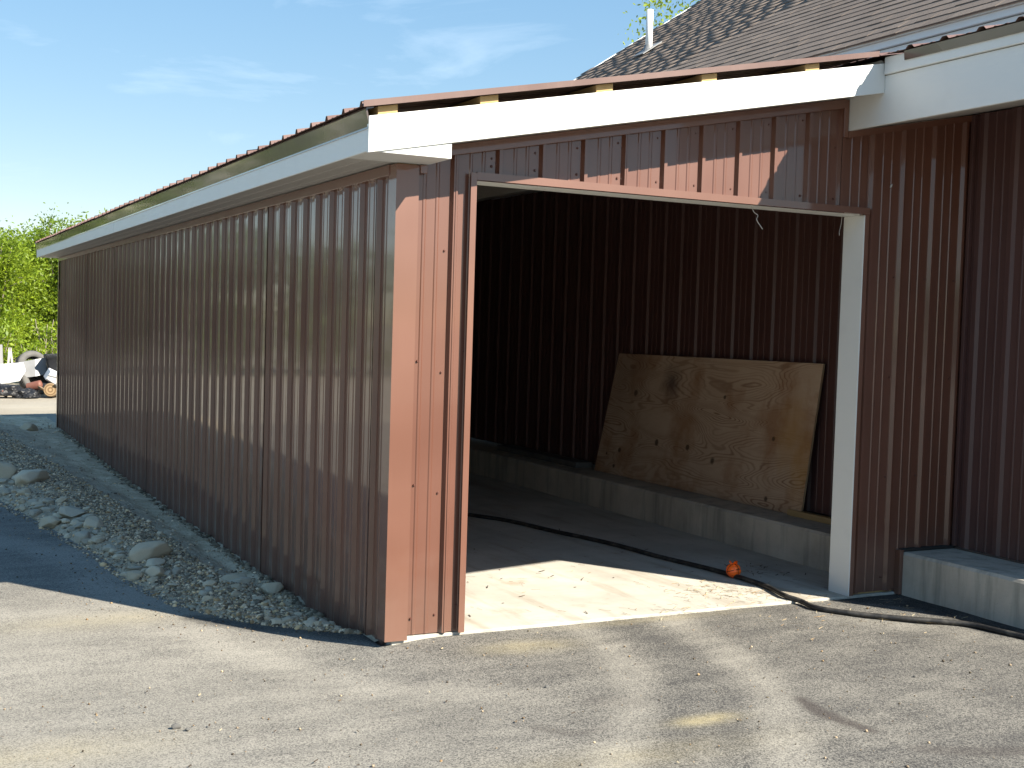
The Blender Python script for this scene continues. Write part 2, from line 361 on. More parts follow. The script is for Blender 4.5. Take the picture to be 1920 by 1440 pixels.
# ------------------------------------------------------------------ the numbers of the place (metres; origin = near left corner of the shed)
H = 2.164; L_ = 11.88; OH = .26; RO = .29; DL, DR, DH, JD = .364, 2.716, 2.110, .138
XL, HL, W = 3.098, .2314, 3.51; WF, ZF = 2.575, 2.5525; SL = .198
zr = lambda x: 2.400+SL*x            # underside of roof sheets
rb = lambda x: 2.206+.1984*x         # underside of the rake board
FAR = 12.25
zs = lambda x: ZF+SL*(x-WF)         # underside of the low eave, it follows the rafters

def sstep(a, b, x):
    t = np.clip((x-a)/(b-a), 0, 1); return t*t*(3-2*t)
EY = np.array([-.6, .0, .21, .48, .87, 1.32, 1.94, 2.62, 4.04, 5.48, 9, 13, 16]); EX = np.array([.35, .10, .01, -.19, -.46, -.68, -.79, -.83, -1.01, -1.22, -1.75, -2.4, -2.9])
edge_x = lambda y: np.interp(y, EY, EX)
def asph_z(x, y):
    return -.014-.062*(1-sstep(-.45, .30, x))*sstep(-1.6, .1, y)-.012*(1-sstep(-3, 0, x))
def n2(x, y, s, seed=0.0): return mnoise.noise(Vector((x*s, y*s, seed)))
def bank_z(x, y):
    e = float(edge_x(y)); t = min(1, max(0, (x-e)/max(.05, (0-e))))
    base = float(asph_z(e, y))*(1-t)+(-.10+.05*sstep(6, 11.5, y))*t
    bump = (.035+.085*sstep(.8, 6.0, y))*math.sin(math.pi*min(1, t*1.06))**.8*(1-.45*t)*float(sstep(.2, .9, y))
    rut = -.022*math.exp(-((t-.80)/.07)**2)
    return base+bump+rut+(.018*n2(x, y, 4)+.012*n2(x, y, 11, 3)+.006*n2(x, y, 27, 8))*min(1, max(0, t*12))

# ------------------------------------------------------------------ setting: ground, driveway, bank
gs = 600
tag(mesh('ground', [(-gs, -gs, -.16), (gs, -gs, -.16), (gs, gs, -.16), (-gs, gs, -.16)], [(0, 1, 2, 3)], SAND), 'pale sandy ground stretching out behind the shed and the debris heap', 'ground', kind='structure')

xs = np.concatenate([np.linspace(-16, -2.6, 30), np.linspace(-2.56, 4.0, 250), np.linspace(4.1, 20, 24)])
ys = np.concatenate([np.linspace(-16, -3.2, 30), np.linspace(-3.16, 2.6, 230), np.linspace(2.65, 12.6, 90)])
X, Y = np.meshgrid(xs, ys)
Z = asph_z(X, Y)
lump = np.vectorize(lambda a, b: .006*n2(a, b, 1.7)+.003*n2(a, b, 5))(X, Y)
Z = Z+lump*np.where(Y > .05, 0.4, 1)*np.clip((np.abs(Y)+.05)*3, .15, 1)
Z = np.where((X > -.02) & (X < 3.2) & (Y > .02), -.14, Z)
Z = np.where((X > edge_x(Y)+.07) & (X < .3) & (Y > .16), -.30, Z)          # nothing under the bank
nx, ny = len(xs), len(ys)
idx = np.arange(nx*ny).reshape(ny, nx)
F = np.stack([idx[:-1, :-1], idx[:-1, 1:], idx[1:, 1:], idx[1:, :-1]], -1).reshape(-1, 4)
drv = bulk('driveway', np.stack([X, Y, Z], -1).reshape(-1, 3), F, ASPH)
def seg_d(P):
    P = np.array(P, float); best = np.full(X.shape, 9e9)
    for a, b in zip(P, P[1:]):
        d = b-a; t = np.clip(((X-a[0])*d[0]+(Y-a[1])*d[1])/(d@d), 0, 1)
        best = np.minimum(best, np.hypot(X-a[0]-t*d[0], Y-a[1]-t*d[1]))
    return best
wob = np.vectorize(lambda a, b: n2(a, b, 3.1, 5))(X, Y)
def band(P, w, soft): return 1-sstep(w-soft, w+soft, seg_d(catmull([(*p, 0) for p in P], 6) and [q[:2] for q in catmull([(*p, 0) for p in P], 6)])+.05*wob)
trA = [(.97, -.06), (.83, -.66), (.64, -1.1), (.34, -1.48), (.02, -1.85), (-.5, -2.3)]
trB = [(1.50, -.02), (1.41, -.58), (1.26, -1.09), (1.05, -1.48), (.79, -1.84), (.5, -2.3)]
dust = .26+.40*sstep(1.0, -.8, X-.25*Y)-.06*sstep(.6, 2.5, X)
dust -= .20*np.exp(-(((X+.05)/.55)**2+((Y+.05)/.35)**2))
dust += .34*band(trA, .08, .08)+.36*band(trB, .095, .08)-.14*band([(p[0]+.24, p[1]-.03) for p in trA], .07, .06)-.16*band([(p[0]-.22, p[1]) for p in trB], .07, .06)
dust += .28*band([(-1.54, 1.40), (-1.04, 1.22), (-.75, .85), (-.68, .42), (-.52, .05), (-.25, -.6), (.1, -.95)], .10, .12)
dust += .22*band([(2.3, -.35), (2.75, -.75), (2.9, -1.3)], .12, .1)
dust += .16*sstep(-1.6, -2.3, Y)*sstep(1.2, 0, X)
dust -= .10*sstep(1.6, 2.2, Y)*(X < 0)                    # less of the dust tone on the drive beside the bank
dust += .35*band([(-1.6, 3.9), (-1.15, 3.2), (-.95, 2.5), (-.95, 1.9), (-.8, 1.4)], .14, .12)
poll = .55*np.exp(-(((X-.55)/.22)**2+((Y+.31)/.10)**2))+.9*np.exp(-(((X-.70)/.14)**2+((Y+1.50)/.05)**2))+.35*np.exp(-(((X+1.6)/.4)**2+((Y+.9)/.16)**2))
poll += .4*np.exp(-(((X-1.4)/.5)**2+((Y+.06)/.05)**2))+.35*np.exp(-(((X+1.1)/.5)**2+((Y-1.1)/.16)**2))+.25*np.exp(-(((X-.2)/.6)**2+((Y+1.75)/.12)**2))
oil = 1.0*band([(1.21, -1.42), (1.17, -1.58), (1.17, -1.70), (1.20, -1.84)], .035, .02)+.6*band([(1.22, -2.06), (1.40, -2.18), (1.60, -2.25)], .035, .035)+.45*band([(.05, -1.35), (.16, -1.45), (.3, -1.44)], .03, .03)+.3*band([(.45, -1.15), (.55, -1.2)], .06, .05)
fresh = (1-sstep(.0, .09, np.where(X > 2.6, np.maximum(0, (3.10-X)-.16-.25*sstep(-.35, .0, Y)), 9)+.09*wob))*sstep(.25, .05, Y)
fresh = np.maximum(fresh, .75*band([(-.66, .98), (-.35, .62), (-.1, .28), (.02, .12)], .07, .05))
for nme, arr in (('dust', dust), ('pollen', poll), ('oil', oil), ('fresh', fresh)):
    at = drv.data.attributes.new(nme, 'FLOAT', 'POINT'); at.data.foreach_set('value', np.clip(arr, -.3, 1).astype(np.float32).ravel())
drv.data.polygons.foreach_set('use_smooth', [True]*len(drv.data.polygons))
tag(drv, 'worn dusty asphalt driveway with pale tyre tracks in front of the shed', 'driveway', kind='structure')

NB, NT_ = 330, 60; yy = .12+(13.6-.12)*np.linspace(0, 1, NB)**1.5; BV = []; GV = []
for y in yy:
    e = float(edge_x(y)); x0 = e-.10
    for j in range(NT_+1):
        x = x0+(.035-x0)*j/NT_; t = (x-e)/max(.05, -e)
        z = bank_z(x, y) if t > 0 else float(asph_z(e, y))-.02*min(1, -(x-e)/.08)-.0
        BV.append((x, y, z)); g = 1-float(sstep(.62, .78, t+.12*n2(x, y, 2.3)))
        g = max(g, .35*float(sstep(.92, 1.0, t)))*(.55+.45*float(sstep(.0, .35, t)))
        GV.append(g)
idx = np.arange(NB*(NT_+1)).reshape(NB, NT_+1)
F = np.stack([idx[:-1, :-1], idx[:-1, 1:], idx[1:, 1:], idx[1:, :-1]], -1).reshape(-1, 4)
bk = bulk('dirt_bank', BV, F, SOIL); at = bk.data.attributes.new('gravelly', 'FLOAT', 'POINT'); at.data.foreach_set('value', GV)
tag(bk, 'low bank of soil and gravel along the long side of the shed', 'bank', kind='structure')

# gravel: tens of thousands of stones nobody could count
OCT = np.array([(1, 0, 0), (-1, 0, 0), (0, 1, 0), (0, -1, 0), (0, 0, 1), (0, 0, -1), (.62, .62, .3), (-.62, -.6, .35)]);
ICO_bm = bmesh.new(); bmesh.ops.create_icosphere(ICO_bm, subdivisions=1, radius=1)
ICO = np.array([v.co[:] for v in ICO_bm.verts]); ICOF = np.array([[v.index for v in f.verts] for f in ICO_bm.faces]); ICO_bm.free()
OC_bm = bmesh.new(); bmesh.ops.create_cube(OC_bm, size=1.2); CUB = np.array([v.co[:] for v in OC_bm.verts]); OC_bm.faces.ensure_lookup_table()
bmesh.ops.triangulate(OC_bm, faces=OC_bm.faces); CUBF = np.array([[v.index for v in f.verts] for f in OC_bm.faces]); OC_bm.free()
def rot_mats(n):
    q = rng.normal(size=(n, 4)); q /= np.linalg.norm(q, axis=1)[:, None]; w, x, y, z = q.T
    return np.stack([1-2*(y*y+z*z), 2*(x*y-z*w), 2*(x*z+y*w), 2*(x*y+z*w), 1-2*(x*x+z*z), 2*(y*z-x*w), 2*(x*z-y*w), 2*(y*z+x*w), 1-2*(x*x+y*y)], -1).reshape(n, 3, 3)
def stones(P, S, base, faces, tint):
    n = len(P); B = base[None]*(1+rng.normal(0, .16, (n, len(base), 1)))
    B = B*rng.uniform(.6, 1.2, (n, 1, 3)); Rm = rot_mats(n); V = np.einsum('nij,nvj->nvi', Rm, B)*S[:, None, None]
    V[:, :, 2] *= .75; V += P[:, None, :]
    Fc = (faces[None]+(np.arange(n)*len(base))[:, None, None]).reshape(-1, 3)
    return V.reshape(-1, 3), Fc, np.repeat(tint, len(base), 0)
def tints(n):
    pal = np.array([(.27, .275, .28), (.12, .122, .125), (.44, .44, .43), (.48, .43, .34), (.27, .225, .165), (.62, .61, .59), (.17, .18, .17)])
    return pal[rng.choice(7, n, p=[.27, .17, .2, .1, .12, .06, .08])]*np.array((1.72, 1.34, .94))*rng.uniform(.6, 1.3, (n, 1))
def bank_pts(n, ylo, yhi, tfun, powy=1.6):
    out = []
    while len(out) < n:
        y = ylo+(yhi-ylo)*random.random()**powy; e = float(edge_x(y)); t = random.uniform(-.06, 1.0)
        if random.random() > tfun(t, y): continue
        x = e+(0-e)*t-.01
        if x > -.035: continue
        out.append((x, y, bank_z(x, y)))
    return np.array(out)
def dens(t, y):
    if y < 1.9: d = .95 if t < .72 else .30
    else: d = (.35 if t < .25 else 1.0 if t < .62 else .05)
    if t < .1: d = min(d, .3)
    if t > .955: d = .4
    return d
GVs, GFs, GTs = [], [], []; off = 0
for (n, smin, smax, base, faces, yl, yh, pw) in ((30000, .0035, .009, CUB, CUBF, .25, 13, 1.7), (9000, .008, .015, ICO, ICOF, .25, 12.5, 1.7), (450, .014, .024, ICO, ICOF, .45, 9, 1.6)):
    P = bank_pts(n, yl, yh, dens, pw); S = smin+(smax-smin)*rng.random(n)**2; P[:, 2] += S*.15
    v, f, t = stones(P, S, base, faces, tints(n)); GVs.append(v); GFs.append(f+off); GTs.append(t); off += len(v)
n = 1500; cy = .3+11*rng.random(n)**1.5; cx = -.032-np.abs(rng.normal(0, .022, n)); P = np.array([(a, b, bank_z(a, b)) for a, b in zip(cx, cy)]); S = .006+.022*rng.random(n)**2.2
v, f, t = stones(P, S, ICO, ICOF, np.array((.30, .235, .16))*rng.uniform(.35, 1.3, (n, 1))); GVs.append(v); GFs.append(f+off); GTs.append(t); off += len(v)      # clods at the wall foot
# loose grit scattered over the drive
n = 1500; gx = rng.uniform(-2.4, 3.0, n); gy = rng.uniform(-2.6, -.02, n)
e = rng.random(n) < .45; gy[e] = rng.uniform(.2, 6, e.sum()); gx[e] = edge_x(gy[e])-np.abs(rng.normal(0, .22, e.sum()))-.02
P = np.stack([gx, gy, asph_z(gx, gy)+.003], -1); S = .002+.0055*rng.random(n)**3
v, f, t = stones(P, S, CUB, CUBF, tints(n)*.5); GVs.append(v); GFs.append(f+off); GTs.append(t)
tag(bulk('gravel', np.concatenate(GVs), np.concatenate(GFs), GRAV, None, np.concatenate(GTs)), 'loose blue grey gravel spread over the bank beside the shed', 'gravel', kind='stuff')

# ------------------------------------------------------------------ metal shed
shed = tag(empty('metal_shed'), 'brown ribbed metal lean-to shed with white trim and a wide open doorway', 'shed')
slab = prism('floor_slab', [(.012, -.012), (XL+.0, -.012), (XL+.0, L_), (.012, L_)], 'z', -.16, 0, SLAB, shed, .004)
gl = lambda u: -.16+.0*u
panels(.058, L_-.03, .235, lambda u, h, w: (-h-.002, u, w), lambda u: -.17, lambda u: H-.012, BROWN, shed)
panels(.0, W, .265, lambda u, h, w: (W-u, L_+h, w), lambda u: -.1, lambda u: zr(W-u)-.06, BROWN, shed)          # far end wall
# front wall: left of door, over door, right of door
fr_ = lambda u, h, w: (u, -h-.002, w)
ftop = lambda u: rb(u)+.012
panels(.078, DL-.014, .265, fr_, lambda u: .005, ftop, BROWN, shed)
panels(DL-.014, WF-.035, .265, fr_, lambda u: DH+.036 if u > DL-.02 else .02, ftop, BROWN, shed)
panels(WF-.033, DR+.028, .265, fr_, lambda u: DH+.036, lambda u: zs(u)-.030, BROWN, shed)
panels(DR+.030, XL-.012, .265, fr_, lambda u: .012, lambda u: zs(u)-.030, BROWN, shed)
panels(XL-.010, W+.03, .265, fr_, lambda u: HL+.012, lambda u: zs(u)-.030, BROWN, shed)
# corner trim (an L of folded metal) at near and far corners
prism('corner_trim', [(-.030, -.030), (.080, -.030), (.080, -.024), (-.024, -.024), (-.024, .062), (-.030, .062)], 'z', -.012, H-.01, BROWN_TRIM, shed)
prism('corner_trim', [(-.030, L_+.028), (.05, L_+.028), (.05, L_+.022), (-.024, L_+.022), (-.024, L_-.05), (-.030, L_-.05)], 'z', -.12, H-.01, BROWN_TRIM, shed)
box('eave_trim', -.034, -.001, .055, L_-.01, H-.055, H-.006, BROWN_TRIM, shed, .002)
# doorway: folded trim outside, white lining inside
prism('door_trim', [(DL-.030, -.040), (DL, -.040), (DL, .006), (DL-.005, .006), (DL-.005, -.034), (DL-.030, -.034)], 'z', .004, DH+.034, BROWN_TRIM, shed)
prism('door_trim', [(-.040, DH+.002), (-.040, DH+.038), (.002, DH+.038), (.002, DH+.032), (-.034, DH+.032), (-.034, DH+.008), (.006, DH+.008), (.006, DH+.002)], 'x', DL+.0005, DR+.026, BROWN_TRIM, shed)
prism('door_trim', [(DR+.004, -.032), (DR+.030, -.032), (DR+.030, -.002), (DR+.004, -.002)], 'z', .004, DH+.0015, BROWN_TRIM, shed)
box('door_jamb', DR, DR+.03, -.028, JD, .0, DH, WHITE, shed, .003)
box('door_jamb', DL-.03, DL-.007, .004, JD, .0, DH, WHITE, shed, .003)
box('door_header', DL, DR, .006, JD, DH-.0, DH+.03, WHITE, shed, .003)
# notch trim where the siding steps over the foundation
box('notch_trim', XL-.028, XL-.002, -.045, -.001, -.01, HL+.012, BROWN, shed, .002)
box('notch_trim', XL-.001, W-.006, -.042, -.001, HL+.001, HL+.016, DARK, shed, .002)
# framing that shows in the openings: girts, end posts
for z in (.55, 1.15, 1.75): box('girt', .006, .044, .15, L_-.05, z, z+.09, LUMB, shed, .002)
box('sill_board', DR+.05, XL-.03, .01, .05, 0.0, .05, LUMB, shed, .002)
# eave: soffit, fascia, bronze trim
for k in range(3):
    x0 = -OH+.012+k*(OH-.01)/3; box('soffit_board', x0, x0+(OH-.01)/3-.004, -RO+.012, FAR-.01, H+.0, H+.008, SOFFIT, shed, .002)
for k, (ya, yb) in enumerate(((-RO+.006, 3.1), (3.101, 6.15), (6.151, 9.2), (9.201, FAR))): box('eave_fascia', -OH+.0015*(k % 2), -OH+.012, ya, yb, H-.004, H+.093, WHITE, shed, .003)
prism('eave_drip_trim', [(-OH-.004, H+.090), (-OH-.004, H+.098), (-OH+.001, H+.098), (-.276, zr(-.276)-.012), (-.271, zr(-.271)-.003), (-.24, zr(-.24)-.004), (-.24, zr(-.24)-.010), (-.268, zr(-.268)-.012), (-OH+.008, H+.090)], 'y', -RO+.004, FAR+.01, DRIP, shed)
# rake board, its soffit, boxed return, wall-top trim
def rake(name, x0, x1, lo, hi, y0, y1, mat, bev=.002): return prism(name, [(x0, lo(x0)), (x1, lo(x1)), (x1, hi(x1)), (x0, hi(x0))], 'y', y0, y1, mat, shed, bev)
rake('rake_board', -OH-.002, WF-.001, rb, lambda x: rb(x)+.153, -RO, -RO+.022, WHITE)
rake('rake_soffit', .125, WF-.002, lambda x: rb(x)+.012, lambda x: rb(x)+.020, -RO+.022, -.001, SOFFIT)
rake('wall_top_trim', .085, WF-.036, lambda x: rb(x)-.040, lambda x: rb(x)+.010, -.036, -.026, BROWN_TRIM)
prism('eave_return', [(-OH+.0125, H-.003), (.125, H-.003), (.125, rb(.125)-.002), (-OH+.0125, rb(-OH)+.02)], 'y', -RO+.008, -.003, WHITE, shed, .002)
box('return_trim', .082, .118, -.038, -.0245, H-.045, H-.005, BROWN_TRIM, shed, .003)
box('fascia_notch_trim', WF-.036, WF-.004, -.034, -.003, ZF-.038, rb(WF)-.0, BROWN_TRIM, shed, .002)
prism('fascia_notch_trim', [(WF-.003, zs(WF)-.038), (W-.03, zs(W-.03)-.038), (W-.03, zs(W-.03)-.003), (WF-.003, zs(WF)-.003)], 'y', -.034, -.003, BROWN_TRIM, shed)
# gable wall behind the open purlin gap stays dark: rafter flush with the wall
prism('rafter', [(.0, rb(0)+.03), (WF-.03, rb(WF)+.03), (WF-.03, zr(WF)-.042), (.0, zr(0)-.042)], 'y', .004, .042, LUMB, shed)
for yr in np.arange(1.3, 11.6, 1.22): prism('rafter', [(.05, zr(.05)-.20), (WF-.03, zr(WF)-.20), (WF-.03, zr(WF)-.042), (.05, zr(.05)-.042)], 'y', yr, yr+.038, LUMB, shed)
for xp in (-.216, .259, .847, 1.432, 2.061):
    prism('purlin', [(xp, zr(xp)-.041), (xp+.089, zr(xp+.089)-.041), (xp+.089, zr(xp+.089)-.003), (xp, zr(xp)-.003)], 'y', -RO+.018, FAR-.05, LUMB, shed, .002)
# roof sheets: one plane from the shed eave up to the old roof; ribs run down the slope
rfn = lambda u, h, w: (w, u, zr(w)+h)
panels(-RO-.012, FAR+.02, -RO+.017, rfn, lambda u: -.292, lambda u: WF-.05, ROOF_MET, shed, 'roof_panel')
prism('rake_edge_trim', [(-.292, zr(-.292)-.003), (WF-.06, zr(WF-.06)-.003), (WF-.06, zr(WF-.06)+.024), (-.292, zr(-.292)+.024)], 'y', -RO-.016, -RO-.0125, ROOF_MET, shed)

# screws: real heads, far too small to pick apart
SV, SF = [], []
def screw(p, ax, r=.0065, d=.006):
    r *= .8
    b = len(SV); ax = Vector(ax).normalized(); a = ax.orthogonal().normalized(); c = ax.cross(a); p = Vector(p)
    for k in range(6): SV.append(p+a*(r*1.25*math.cos(k*math.pi/3))+c*(r*1.25*math.sin(k*math.pi/3)))
    for k in range(6): SV.append(p+ax*d+a*(r*.8*math.cos(k*math.pi/3))+c*(r*.8*math.sin(k*math.pi/3)))
    for k in range(6): SF.append((b+k, b+(k+1) % 6, b+6+(k+1) % 6, b+6+k))
    SF.append(tuple(b+6+k for k in range(6)))
for k in range(51):
    y = .235+RIB*k+.045
    for z in (.10, .62, 1.12, 1.62, 2.02): screw((-.003, y, z+.006*math.sin(7*k+z)), (-1, 0, 0), .005)
for k in range(15):
    x = .265+RIB*k-.040
    for z in (.09, .66, 1.22, 1.78):
        if x < DL-.03 or DR+.03 < x < W-.03:
            if not (x > XL-.02 and z < HL+.02): screw((x, -.003, z), (0, -1, 0), .0065)
    if DL < x < DR: screw((x, -.003, DH+.075), (0, -1, 0), .0075); screw((x, -.003, rb(x)-.075 if x < WF-.1 else zs(x)-.08), (0, -1, 0), .006)
for z in (.13, .75, 1.32): screw((.345-.012, -.003, z), (0, -1, 0), .007); screw((.105, -.004, z-.05), (0, -1, 0), .007)
sc = mesh('screws', SV, SF, SCREW, shed); sc['kind'] = 'stuff'

# ------------------------------------------------------------------ main building
RIBSHAPE = (.016, .030, .014)
main = tag(empty('main_building', (W, 0, 0)), 'large building with brown shingle roof and concrete footing behind the shed', 'building')
FY = -1.42; NY = -1.62; NS = -1.55; XS, ZS = 4.5, 3.68; TH = math.tan(R(33.7)); YF = 9.35; XR = 9.6
bm = bmesh.new()
def cfoot(x, y, z): return bm.verts.new((x, y, z))
# footing with a slightly uneven top arris
ny_ = 90; rows = []
for i in range(ny_+1):
    y = FY+(12.2-FY)*i/ny_; j = .006*n2(0, y, 4)+.003*n2(2, y, 17)
    rows.append([cfoot(XL+.006*n2(1, y, 2), y, -.5), cfoot(XL+j, y, HL-.016+.5*j), cfoot(XL+.014+j, y, HL+.3*j), cfoot(W+.1, y, HL), cfoot(W+.1, y, -.5)])
for A, B in zip(rows, rows[1:]):
    for k in range(4): bm.faces.new((A[k], A[k+1], B[k+1], B[k]))
bm.faces.new(rows[0]); bm.faces.new(rows[-1][::-1]); bmesh.ops.recalc_face_normals(bm, faces=bm.faces)
from_bm('concrete_footing', bm, CONC, main)
panels(FY, -.002, 1.5, lambda u, h, w: (W-h, u, w), lambda u: HL+.012, lambda u: zs(W)-.004, SHADE_PANEL, main)
panels(.0, 12.0, 1.5, lambda u, h, w: (W-h, u, w), lambda u: HL+.03, lambda u: zs(W)-.004, SHADE_PANEL, main)
box('inside_corner_trim', W-.030, W-.001, -.052, -.030, HL+.017, zs(W)-.006, SHADE_PANEL, main, .002)
box('base_flashing', W-.030, W-.001, FY, -.05, HL+.002, HL+.012, DRIP, main, .001)
panels(W-.02, 15.5, .265, lambda u, h, w: (u, FY-h, w), lambda u: -.05, lambda u: zr(min(u, XS))-.05 if u < XS else 3.6, SHADE_PANEL, main)   # front, out of frame
box('side_wall', 15.46, 15.5, FY+.02, 12, -.2, 3.6, BROWN, main, 0); box('rear_wall', 4.4, 15.4, YF-.4, YF-.36, -.2, 3.6, BROWN, main, 0)
box('upper_wall', XS+.25, XS+.29, FY+.1, YF-.45, 2.6, ZS+.1, GREYW, main, 0)
# low eave with white boxed fascia
for k, (ya, yb) in enumerate(((NY, 2.0), (2.001, 5.0), (5.001, FAR-.3))): box('eave_fascia', WF-.001*(k % 2), WF+.018, ya, yb, ZF, 2.805, WHITE, main, .002)
box('upper_fascia', WF-.014, WF+.010, NY, -RO-.004, 2.808, zr(WF)-.012, WHITE, main, .004)
box('upper_fascia', WF-.006, WF+.014, -RO+.03, FAR-.3, 2.808, zr(WF)-.02, WHITE, main, .004)
prism('eave_drip_trim', [(WF-.022, 2.856), (WF-.016, 2.856), (WF-.020, zr(WF)-.006), (WF+.05, zr(WF+.05)-.008), (WF+.05, zr(WF+.05)-.003), (WF-.028, zr(WF-.028)-.002)], 'y', NY, -.445, DRIP, main)
for k in range(4): 
    x0 = WF+.020+k*.228; prism('soffit_board', [(x0, zs(x0)+.004), (x0+.224, zs(x0+.224)+.004), (x0+.224, zs(x0+.224)+.012), (x0, zs(x0)+.012)], 'y', NY, 12.0, SOFFIT, main)
panels(NY, -RO-.02, -RO+.017, rfn, lambda u: WF-.045, lambda u: XS+.3, ROOF_MET, main, 'roof_panel')
panels(-RO-.02, FAR+.02, -RO+.017, rfn, lambda u: WF-.049, lambda u: XS+.3, ROOF_MET, main, 'roof_panel')
for xp in (2.75, 3.3, 3.9): prism('purlin', [(xp, zr(xp)-.041), (xp+.089, zr(xp+.089)-.041), (xp+.089, zr(xp+.089)-.003), (xp, zr(xp)-.003)], 'y', NY+.03, FAR-.05, LUMB, main)
rk = prism('front_rake_board', [(WF+.002, zs(WF)+.001), (XS, zs(XS)+.001), (XS, zr(XS)-.005), (WF+.002, zr(WF)-.008)], 'y', NY-.004, NY+.018, WHITE, main)  # unseen board, made deep to shut out a sliver of sun on the floor
# shingled roof, its deck, fascia and vent
deck = prism('shingle_roof', [(XS-.03, ZS-.03-.03*TH), (XR, ZS-.03+(XR-XS)*TH), (XR+(XR-XS)+.03, ZS-.03-.03*TH), (XR+(XR-XS)-.3, ZS-.26), (XS+.3, ZS-.26)], 'y', NS, YF, GRYM, main)
box('shingle_fascia', XS+.004, XS+.03, NS, YF-.02, zr(XS)-.05, ZS-.115, GREYW, main, .003)
box('shingle_fascia', XS-.022, XS+.012, NS, YF-.02, ZS-.112, ZS-.045, GREYW, main, .006)
box('drip_edge', XS-.040, XS-.022, NS, YF-.01, ZS-.060, ZS-.038, WHITE, main, .002)
prism('far_rake_board', [(XS-.03, ZS-.18), (XR, ZS-.18+(XR-XS)*TH), (XR, ZS-.02+(XR-XS)*TH), (XS-.03, ZS-.02-.03*TH)], 'y', YF+.002, YF+.024, GREYW, main)
sn = Vector((-math.sin(R(33.7)), 0, math.cos(R(33.7)))); sd = Vector((math.cos(R(33.7)), 0, math.sin(R(33.7))))
tabs = []; EXPO = .143; org = Vector((XS-.055, 0, ZS-.03-.03*TH))
for c in range(40):
    y = YF+.015-random.random()*.25; first = True
    while y > NS:
        w = random.choice((.16, .21, .27, .34))
        y0 = y-w
        th = random.choice((.003, .004, .006)); jut = random.uniform(-.004, .004)
        tabs.append((c, y0, min(y, YF+.015)-.004, th, jut)); y = y0
# those nearest the frame's right side show largest: built as single shingles
def sc_key(t): return (Vector((XS, t[1], ZS))+sd*(t[0]*EXPO)-cam.location).length if -1.9 < t[1] and t[0] < 14 else 99
order = sorted(range(len(tabs)), key=lambda i: sc_key(tabs[i])+(50 if tabs[i][1] < .35-.0 else 0)); single = set(order[:300])
TV, TF, TT = [], [], []; unit = {}
for i, (c, y0, y1, th, jut) in enumerate(tabs):
    o0 = org+sd*(c*EXPO-jut)+sn*(.004*1); ln = EXPO*1.35
    base = [(0, 0, 0), (ln, 0, .0), (ln, 1, .0), (0, 1, 0), (0, 0, th+.006), (ln, 0, .002), (ln, 1, .002), (0, 1, th+.006)]
    if i in single:
        if th not in unit:
            me = bpy.data.meshes.new('shingle'); me.from_pydata(base, [], BOXF); me.materials.append(SHGS); unit[th] = me
        o = bpy.data.objects.new('shingle', unit[th]); col.objects.link(o); o.parent = deck
        mt = Matrix(((sd.x, 0, sn.x, o0.x), (0, (y1-y0), 0, y0), (sd.z, 0, sn.z, o0.z), (0, 0, 0, 1)))
        o.matrix_parent_inverse = Matrix.Identity(4); o.matrix_local = Matrix.Translation(-Vector((0, 0, 0))) @ mt
        o['_w'] = 1; del o['_w']
    else:
        b = len(TV)
        for (a, q, h) in base: p = o0+sd*a+sn*h; TV.append((p.x, y0+(y1-y0)*q, p.z))
        TF += [tuple(b+k for k in f) for f in BOXF]
        f = random.random(); TT += [np.array((.175, .142, .121))*(1-f)+np.array((.215, .176, .150))*f]*8
sh = bulk('shingles', TV, TF, SHG, deck, np.array(TT)); sh['kind'] = 'stuff'
bm = bmesh.new(); tube(bm, [(6.27, 7.75, 4.70), (6.27, 7.75, 5.355)], .043, 20); vp = from_bm('vent_pipe', bm, PIPE, deck, True)
bm = bmesh.new(); 
fl = [Vector((6.27, 7.75, 4.862))+sd*a+Vector((0, b, 0))+sn*.028 for a, b in ((-.17, -.12), (-.17, .12), (.15, .12), (.15, -.12))]
q = [bm.verts.new(p) for p in fl]; q2 = [bm.verts.new(p-sn*.012) for p in fl]; bm.faces.new(q); bm.faces.new(q2[::-1])
for k in range(4): bm.faces.new((q[k], q[(k+1) % 4], q2[(k+1) % 4], q2[k]))
tube(bm, [(6.27, 7.75, 4.84), (6.27, 7.75, 4.93)], [.085, .048], 16); bmesh.ops.recalc_face_normals(bm, faces=bm.faces); from_bm('pipe_flashing', bm, GRYM, deck)

# ------------------------------------------------------------------ things in the doorway
# plywood leaning on the ribbed wall
cs = [Vector(p) for p in ((3.388, 3.86, HL+.003), (3.400, 1.19, HL+.003), (3.472, 1.11, 1.257), (3.472, 3.655, 1.243))]
nrm = (cs[1]-cs[0]).cross(cs[3]-cs[0]).normalized()
if nrm.x > 0: nrm = -nrm
bm = bmesh.new(); uvl = bm.loops.layers.uv.new('UVMap'); NU, NV = 16, 8; fv = {}; bv = {}
UVS = lambda s, t: (s*2.68, t*1.05)
for i in range(NU+1):
    for j in range(NV+1):
        s, t = i/NU, j/NV; p = (cs[0]*(1-s)+cs[1]*s)*(1-t)+(cs[3]*(1-s)+cs[2]*s)*t
        warp = nrm*(.006*math.sin(math.pi*s)*(t))
        fv[i, j] = bm.verts.new(p+nrm*.0155+warp); bv[i, j] = bm.verts.new(p+warp)
for i in range(NU):
    for j in range(NV):
        f = bm.faces.new((fv[i, j], fv[i+1, j], fv[i+1, j+1], fv[i, j+1])); f.material_index = 0
        for lp, (a, b) in zip(f.loops, ((i, j), (i+1, j), (i+1, j+1), (i, j+1))): lp[uvl].uv = UVS(a/NU, b/NV)
        bm.faces.new((bv[i, j+1], bv[i+1, j+1], bv[i+1, j], bv[i, j])).material_index = 1
for i in range(NU):
    for j in (0, NV): bm.faces.new((fv[i, j], bv[i, j], bv[i+1, j], fv[i+1, j])).material_index = 1
